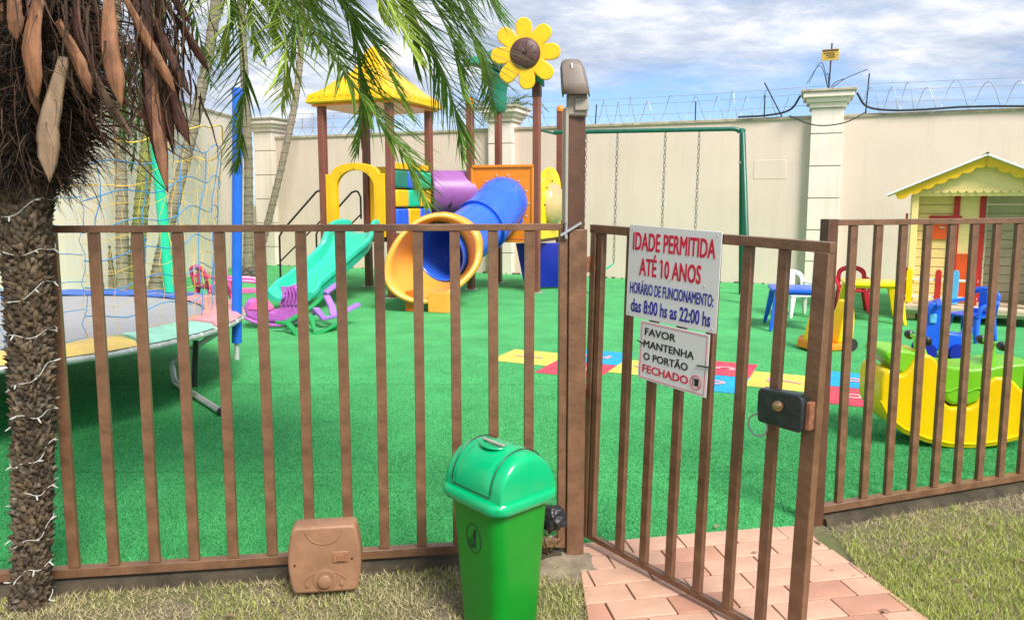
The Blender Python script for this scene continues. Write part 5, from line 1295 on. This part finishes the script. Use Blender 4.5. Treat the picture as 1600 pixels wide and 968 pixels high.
fast('leaf_stubs', [tuple(x) for x in V], F, 'stub', np_, 'stuff')
# fibrous skirt
def fibres(n, z0, z1, m, seed, l0, l1, out0, hang, name, wd0=.0035, rbase=1.0, side=None):
    V = []; F = []; rnd = random.Random(seed)
    for i in range(n):
        z = rnd.uniform(z0, z1); a = rnd.uniform(0, 2*PI); c, r_ = tr_at(z); rd = Vector((math.cos(a), math.sin(a), 0))
        p = c+rd*r_*rbase*rnd.uniform(.6, 1.0); d = (rd*rnd.uniform(.3, 1.3)*out0+uz*rnd.uniform(-.9, .9)+Vector((rnd.gauss(0, .4), rnd.gauss(0, .4), 0))).normalized(); Ln = rnd.uniform(l0, l1); w2 = wd0*rnd.uniform(.5, 1.6)
        wv = Vector((rnd.gauss(0, 1), rnd.gauss(0, 1), rnd.gauss(0, 1))).normalized(); b0 = len(V)
        for q_ in range(5):
            ww = w2*(1-q_/4.4); V.append(inv @ (p-wv*ww)); V.append(inv @ (p+wv*ww)); d = (d-uz*hang*rnd.uniform(.2, 1)+Vector((rnd.gauss(0, .16), rnd.gauss(0, .16), rnd.gauss(0, .1)))).normalized(); p = p+d*Ln/4
        for q_ in range(4): F.append((b0+2*q_, b0+2*q_+1, b0+2*q_+3, b0+2*q_+2))
    return fast(name, [tuple(x) for x in V], F, m, np_, 'stuff')
fibres(9000, 1.58, 2.45, 'fibre_dark', 1, .05, .16, 1.0, .35, 'dark_fibre', .004, 1.15)
fibres(2600, 1.56, 2.45, 'fibre', 2, .08, .24, 1.1, .35, 'brown_fibre', .0025, 1.3)
fibres(1100, 1.72, 2.45, 'fibre', 5, .25, .62, 1.5, .30, 'hanging_fibre', .0022, 1.2)
# dead sheaths
def spathe(p0, p1, w_, m, seed, bow=.02, out=0.0, pointed=.85):
    rnd = random.Random(seed); n = 14; off = rnd.uniform(-.02, .02); mid = (p0+p1)/2+Vector((off, -bow, 0)); c = bez([p0, mid+Vector((0, 0, .0)), p0.lerp(p1, .75)+Vector((off*.7, -bow*.7, 0)), p1], 5); d = (p1-p0).normalized(); s = d.cross(Vector((0, 1, 0))).normalized(); f_ = Vector((0, -1, 0)); tw = rnd.uniform(-.5, .5)
    s = (s*math.cos(tw)+f_*math.sin(tw)).normalized(); f2 = s.cross(d).normalized(); f2 = f2 if f2.y < 0 else -f2
    rg = []
    for i, p in enumerate(c):
        t = i/(len(c)-1); ww = w_*.5*(.42+.58*math.sin(PI*min(1, t**1.15*.95+.02))**.8)*(1 if t < .72 else max(.03, 1-((t-.72)/.28)**1.5))
        row = []; ww *= 1+.10*mnoise.noise(Vector((t*5, seed, 2)))
        for k in range(7): q_ = -1+k/3; row.append(p+s*(ww*q_*(1+.12*mnoise.noise(Vector((q_*3, t*9, seed*3)))))+f2*(ww*.30*(1-q_*q_)+.006*mnoise.noise(Vector((q_*2, t*6, seed)))+(.004 if k % 2 else 0)))
        rg.append(row)
    return MB().loft(rg, cap=False, closed=False).build('dead_sheath', m, np_, world=True, smooth='all', solid=.004)
SP = [((18, -40), (28, 66), 34, 'spathe', 2.42), ((70, -40), (60, 160), 42, 'spathe', 2.40), ((92, 34), (145, 153), 32, 'spathe', 2.42), ((172, -40), (191, 168), 34, 'spathe', 2.44), ((100, 90), (78, 285), 34, 'spathe_grey', 2.40),
      ((192, -10), (278, 150), 34, 'spathe', 2.55), ((262, 10), (326, 112), 26, 'spathe_dark', 2.62), ((225, -40), (262, 300), 44, 'spathe_dark', 2.60), ((248, -20), (272, 240), 60, 'spathe_dark', 2.64), ((240, 100), (262, 300), 30, 'spathe', 2.56), ((245, 30), (297, 150), 26, 'spathe_dark', 2.58), ((262, 110), (297, 226), 34, 'spathe_dark', 2.60), ((140, 100), (208, 215), 26, 'spathe_grey', 2.58), ((262, -40), (300, 40), 24, 'spathe_dark', 2.62), ((120, -30), (150, 120), 30, 'spathe_dark', 2.5), ((42, -60), (54, 130), 30, 'spathe_dark', 2.46), ((50, 60), (62, 180), 26, 'spathe', 2.47), ((225, 60), (240, 230), 30, 'spathe_dark', 2.66), ((10, -60), (5, 40), 34, 'spathe', 2.5),
      ((205, -60), (232, 130), 44, 'spathe_dark', 2.68), ((262, 60), (276, 200), 24, 'spathe_dark', 2.66)]
for i, (a, b2, w_, m_, Y) in enumerate(SP): spathe(P(a[0], a[1], Y+.06), P(b2[0], b2[1], Y), w_/436*(.52 if i >= 5 else .80), m_, i)
# dead leaflets: thin ragged ribbons hanging among the sheaths
V = []; F = []; rnd = random.Random(41); inv = W(np_).inverted()
for i in range(260):
    if i < 170: p = P(rnd.gauss(250, 28), rnd.uniform(-50, 170), rnd.uniform(2.54, 2.70))
    else: p = P(rnd.uniform(20, 210), rnd.uniform(-50, 120), rnd.uniform(2.40, 2.6))
    d = Vector((rnd.gauss(.05, .25), rnd.gauss(0, .2), -1)).normalized(); Ln = rnd.uniform(.08, .30); w2 = rnd.uniform(.0015, .0055); a = rnd.uniform(0, PI); wv = Vector((math.cos(a), math.sin(a), rnd.uniform(-.2, .2))); b0 = len(V)
    for q_ in range(7):
        ww = w2*(1-(q_/6)**2)+.0004; V.append(inv @ (p-wv*ww)); V.append(inv @ (p+wv*ww)); d = (d+Vector((rnd.gauss(0, .13), rnd.gauss(0, .1), -.08))).normalized(); wv = (wv+Vector((rnd.gauss(0, .25), rnd.gauss(0, .25), 0))).normalized(); p = p+d*Ln/6
    for q_ in range(6): F.append((b0+2*q_, b0+2*q_+1, b0+2*q_+3, b0+2*q_+2))
fast('dead_leaflets', [tuple(x) for x in V], F, 'fibre', np_, 'stuff')
# dead frond stalks radiating right
b = MB(); rnd = random.Random(31)
for k in range(26):
    y0 = rnd.uniform(20, 180); y1 = y0+rnd.uniform(20, 130); x1 = rnd.uniform(150, 300)
    b.tube(bez([P(90, y0, 2.68), P((90+x1)/2, (y0+y1)/2-20, 2.66), P(x1, y1, 2.62)], 5), [.006, .006, .005, .005, .005, .004, .004, .003, .003, .002, .001], 5)
b.build('dead_stalks', 'spathe_dark', np_, world=True, smooth=True, kind='stuff')
# green fronds (crown out of frame, arching over and down)
CR = lambda x, y, Y: P(x, y, Y)
FR = [
 ([(120, -260, 2.75), (330, -150, 2.7), (470, 20, 2.65), (565, 150, 2.6), (630, 240, 2.58), (668, 318, 2.56)], .40, 'leaf', 84, .6),
 ([(130, -280, 2.8), (400, -200, 2.9), (590, -40, 3.0), (665, 60, 3.05), (705, 150, 3.1), (722, 240, 3.1)], .52, 'leaf', 80, .30),
 ([(150, -300, 2.8), (450, -260, 3.0), (640, -150, 3.2), (740, -50, 3.3), (775, 20, 3.3)], .50, 'leaf', 66, .22),
 ([(90, -240, 2.75), (250, -160, 2.8), (350, -40, 2.85), (380, 90, 2.9), (376, 200, 2.9), (368, 262, 2.9)], .32, 'leaf', 70, 1.0),
 ([(90, -240, 2.7), (280, -140, 2.6), (410, -30, 2.55), (445, 60, 2.5), (440, 165, 2.5)], .34, 'leaf_bright', 66, .9),
 ([(110, -250, 2.75), (320, -170, 2.75), (480, -60, 2.8), (550, 40, 2.8), (566, 150, 2.8), (558, 236, 2.8)], .36, 'leaf', 66, .8),
 ([(100, -240, 2.7), (240, -150, 2.55), (330, -60, 2.45), (358, 20, 2.4), (345, 90, 2.4)], .26, 'leaf_bright', 46, 1.0),
 ([(120, -280, 2.7), (340, -220, 2.6), (500, -110, 2.5), (590, -20, 2.45), (650, 90, 2.42)], .38, 'leaf_bright', 66, .6),
 ([(120, -260, 2.85), (300, -180, 3.0), (420, -90, 3.1), (500, 10, 3.2), (540, 120, 3.2)], .40, 'leaf_bright', 66, .7),
 ([(130, -300, 2.7), (420, -260, 2.8), (600, -150, 2.9), (700, -40, 2.95), (735, 30, 2.95)], .46, 'leaf', 60, .4),
 ([(100, -250, 2.9), (200, -200, 3.1), (270, -80, 3.3), (310, 50, 3.4), (330, 130, 3.4)], .28, 'leaf', 50, 1.0),
 ([(110, -250, 2.8), (280, -180, 2.85), (400, -100, 2.9), (470, -20, 2.95), (490, 70, 2.95)], .42, 'leaf_bright', 64, .7),
 ([(120, -260, 2.7), (330, -200, 2.7), (450, -110, 2.7), (520, -10, 2.7), (590, 80, 2.7), (640, 180, 2.7)], .36, 'leaf', 70, .6),
 ([(110, -260, 2.8), (260, -190, 2.8), (370, -100, 2.8), (420, -10, 2.8), (430, 60, 2.8)], .40, 'leaf_bright', 60, .8),
 ([(140, -300, 2.8), (420, -230, 2.85), (620, -90, 2.9), (740, 60, 2.95), (775, 170, 3.0)], .42, 'leaf', 76, .45),
 ([(120, -280, 2.8), (360, -240, 2.8), (540, -150, 2.8), (640, -50, 2.8), (700, 50, 2.8), (725, 150, 2.8)], .46, 'leaf', 76, .35),
 ([(100, -250, 2.8), (240, -190, 2.8), (330, -110, 2.8), (385, -10, 2.8), (400, 80, 2.8)], .40, 'leaf_bright', 60, .7),
 ([(110, -260, 2.6), (330, -230, 2.6), (480, -150, 2.6), (560, -60, 2.6), (600, 30, 2.6)], .42, 'leaf_bright', 66, .6),
 ([(110, -260, 2.95), (330, -230, 3.0), (480, -150, 3.05), (600, -60, 3.1), (640, 40, 3.1), (650, 110, 3.1)], .46, 'leaf', 66, .5),
 ([(90, -240, 3.0), (260, -200, 3.1), (380, -120, 3.2), (450, -30, 3.2), (460, 60, 3.2), (445, 150, 3.2)], .36, 'leaf', 60, .9),
]
for i, (pts, ll, m_, npair, dr) in enumerate(FR):
    frond([P(*p) for p in pts], ll*(1.2 if dr < .5 else 1.0), 'frond', m_, np_, npair=npair, droop=dr*.36, seed=50+i, wdt=.0125, rach=.009, ang0=64)
# fronds out of frame so that the crown is whole
for i in range(6):
    a = math.radians(100+i*38); c0 = tpts[-1]; e1 = Vector((math.cos(a), math.sin(a), 0))
    frond([c0, c0+e1*.35+uz*.35, c0+e1*.9+uz*.35, c0+e1*1.35+uz*-.05], .3, 'frond', 'leaf', np_, npair=40, seed=90+i, wdt=.0125)
# white fairy-light wire round the trunk
sl2 = thing('string_lights', 'white string light wire wound round the near palm trunk', 'string lights', npb+Vector((0, -.12, 0)))
pts = []; rnd = random.Random(2); n = 430; bulbs = MB()
for i in range(n):
    z = .02+1.52*i/n; c, r_ = tr_at(z); a = i*.15; zz = z+.016*math.sin(i*.23)+.01*math.sin(i*.61); rd = Vector((math.cos(a), math.sin(a), 0)); p = Vector((c.x, c.y, zz))+rd*(r_+.016+.006*math.sin(i*.9)); pts.append(p)
    if i % 6 == 0:
        d = (rd*rnd.uniform(.5, 1.2)+Vector((-rd.y, rd.x, 0))*rnd.uniform(-.8, .8)+uz*rnd.uniform(-.9, .5)).normalized(); bulbs.tube([p, p+d*.012, p+d*.022], [.0026, .003, .0015], 5)
MB().tube(pts, .0015, 5).build('wire', 'wire_white', sl2, world=True, smooth=True); bulbs.build('bulb', 'wire_white', sl2, world=True, kind='stuff')

# ---- slender palms behind
def slender(pts, w0, label, m='trunk_grey', crown=True, seed=0, topdir=None):
    base = pts[0].copy(); base.z = 0; t = thing('palm_tree', label, 'palm tree', base, 0, 'slender ringed palms behind the trampoline')
    c = bez(pts, 14); rings = []; n_ = len(c)
    for i, p in enumerate(c):
        k = w0*(1.08 if i < 4 else 1)*(1-.28*i/n_)*(1.07 if i % 2 else .97); rings.append([p+Vector((math.cos(2*PI*q_/12), math.sin(2*PI*q_/12), 0))*k for q_ in range(12)])
    MB().loft(rings).build('trunk', m, t, world=True, smooth='all')
    rg = MB()
    for i in range(3, n_-1, 2):
        k = w0*(1-.28*i/n_)*1.09; rg.loft([[c[i]+Vector((math.cos(2*PI*q_/12), math.sin(2*PI*q_/12), 0))*kk+uz*dz for q_ in range(12)] for kk, dz in ((k*.9, -.012), (k, -.006), (k, .006), (k*.9, .012))])
    rg.build('trunk_rings', 'ring_dark', t, world=True, kind='stuff')
    if crown:
        top = c[-1]; rnd = random.Random(seed)
        for i in range(9):
            a = 2*PI*i/9+rnd.uniform(-.2, .2); e1 = Vector((math.cos(a), math.sin(a), 0)); l_ = rnd.uniform(1.4, 1.9); up = rnd.uniform(.2, .8)
            frond([top, top+e1*l_*.3+uz*up, top+e1*l_*.75+uz*up*.9, top+e1*l_*1.15+uz*(up*.3-.3), top+e1*l_*1.3+uz*(-.7)], .55, 'frond', 'leaf_far', t, npair=26, seed=seed*10+i, wdt=.05, rach=.02, droop=.6)
    return t
def up(pxs, Y, z0=True):
    r = [P(x, y, Y) for x, y in pxs]; r[0].z = 0; return r
slender(up([(152, 461), (136, 380), (118, 300), (98, 200), (80, 60), (70, -180)], 11.8), .115, 'slender palm trunk leaning left, leftmost of the palms behind the trampoline', seed=1)
slender(up([(170, 461), (160, 380), (150, 300), (146, 200), (145, 60), (148, -120)], 12.2), .12, 'slender palm trunk second from left, thick and pale ringed, behind the trampoline', seed=2)
slender(up([(193, 461), (191, 380), (190, 300), (186, 200), (182, 60), (180, -160)], 11.5), .095, 'straight slender palm trunk third from left behind the trampoline', seed=3)
slender(up([(210, 461), (216, 380), (224, 290), (236, 180), (246, 60), (252, -140)], 11.6), .115, 'mossy slender palm trunk left of the green trampoline pole', m='trunk_moss', seed=4)
slender(up([(240, 461), (252, 400), (274, 310), (306, 180), (330, 60), (352, -120)], 11.9), .105, 'slender palm trunk leaning right, just right of the green trampoline pole', seed=5)
slender(up([(387, 418), (388, 340), (388, 240), (382, 120), (376, 0), (372, -60)], 16.2), .10, 'thin straight palm trunk just right of the blue trampoline pole', seed=6)
slender(up([(398, 416), (418, 350), (440, 260), (461, 160), (470, 80), (474, -40)], 16.4), .085, 'thin leaning palm trunk between the corner pillar and the play tower', seed=7)
# low arching green frond of the mossy palm
frp = [o for o in C.objects if o.name.startswith('palm_tree') and 'mossy' in o.get('label', '')][0]
for i, pts in enumerate(([(236, 60), (205, 90), (190, 160), (192, 230)], [(240, 40), (222, 90), (215, 170), (205, 262)])):
    frond([P(x, y, 9.6+i*.3) for x, y in pts], .55, 'frond', 'leaf_far', frp, npair=34, seed=300+i, wdt=.04, rach=.015, droop=.5)
# stones at the palm feet
for i, (px, py, s_) in enumerate(((378, 424, .10), (392, 426, .12), (404, 424, .09), (384, 430, .08), (399, 431, .10))):
    bm = bmesh.new(); bmesh.ops.create_icosphere(bm, subdivisions=2, radius=s_)
    for v_ in bm.verts: v_.co *= 1+.25*mnoise.noise(v_.co*9+Vector((i, 0, 0))); v_.co.z *= .7
    me = bpy.data.meshes.new('stone'); bm.to_mesh(me); bm.free(); me.materials.append(M['stone_pile']); o = bpy.data.objects.new('stone', me); C.objects.link(o); o.location = G(px, py)+uz*s_*.4
    tag(o, ['dark stone left of the straight thin palm at its foot', 'largest dark stone, in front of the straight thin palm', 'dark stone at the foot of the leaning thin palm, rightmost of the pile', 'smallest dark stone, front left of the pile by the thin palms', 'dark stone at the front right of the pile by the thin palms'][i], 'stone', 'stones at the foot of the thin palms')
# palm crown beyond the wall
pb = Vector((-.35, 19.0, 0)); pbt = thing('palm_tree', 'palm beyond the wall, its crown showing behind the sunflower posts', 'palm tree', pb)
MB().tube([pb, pb+uz*3.2], .14, 10).build('trunk', 'trunk_grey', pbt, world=True, smooth=True)
for i in range(13):
    rnd = random.Random(i); a = 2*PI*i/13; e1 = Vector((math.cos(a), math.sin(a), 0)); top = pb+uz*3.25; u_ = rnd.uniform(.35, .95)
    frond([top, top+e1*.4+uz*u_*.8, top+e1*.85+uz*u_, top+e1*1.25+uz*u_*.6], .40, 'frond', 'leaf_far', pbt, npair=24, seed=400+i, wdt=.035, rach=.018, droop=.5)

# fallen dry leaves on lawn, path and turf
V = []; F = []; rnd = random.Random(77)
spots = [(rnd.uniform(-2.4, .2), rnd.uniform(2.4, 2.95)) for _ in range(46)]+[(rnd.uniform(.9, 2.6), rnd.uniform(2.4, 3.3)) for _ in range(60)]+[(rnd.uniform(-2.5, 4), rnd.uniform(3.3, 8)) for _ in range(40)]
for x, y in spots:
    a = rnd.uniform(0, 6.3); l_ = rnd.uniform(.012, .03); w_ = l_*rnd.uniform(.2, .45); d = Vector((math.cos(a), math.sin(a), 0)); n_ = Vector((-d.y, d.x, 0)); p = Vector((x, y, rnd.uniform(.012, .022))); b0 = len(V)
    V += [p-d*l_, p+n_*w_+uz*rnd.uniform(0, .008), p+d*l_+uz*rnd.uniform(0, .01), p-n_*w_+uz*rnd.uniform(-.004, .004)]; F.append((b0, b0+1, b0+2, b0+3))
tag(fast('fallen_leaves', [tuple(v_) for v_ in V], F, 'spathe_grey', None, 'stuff'), 'small dry leaves scattered on the grass and turf', 'leaves')
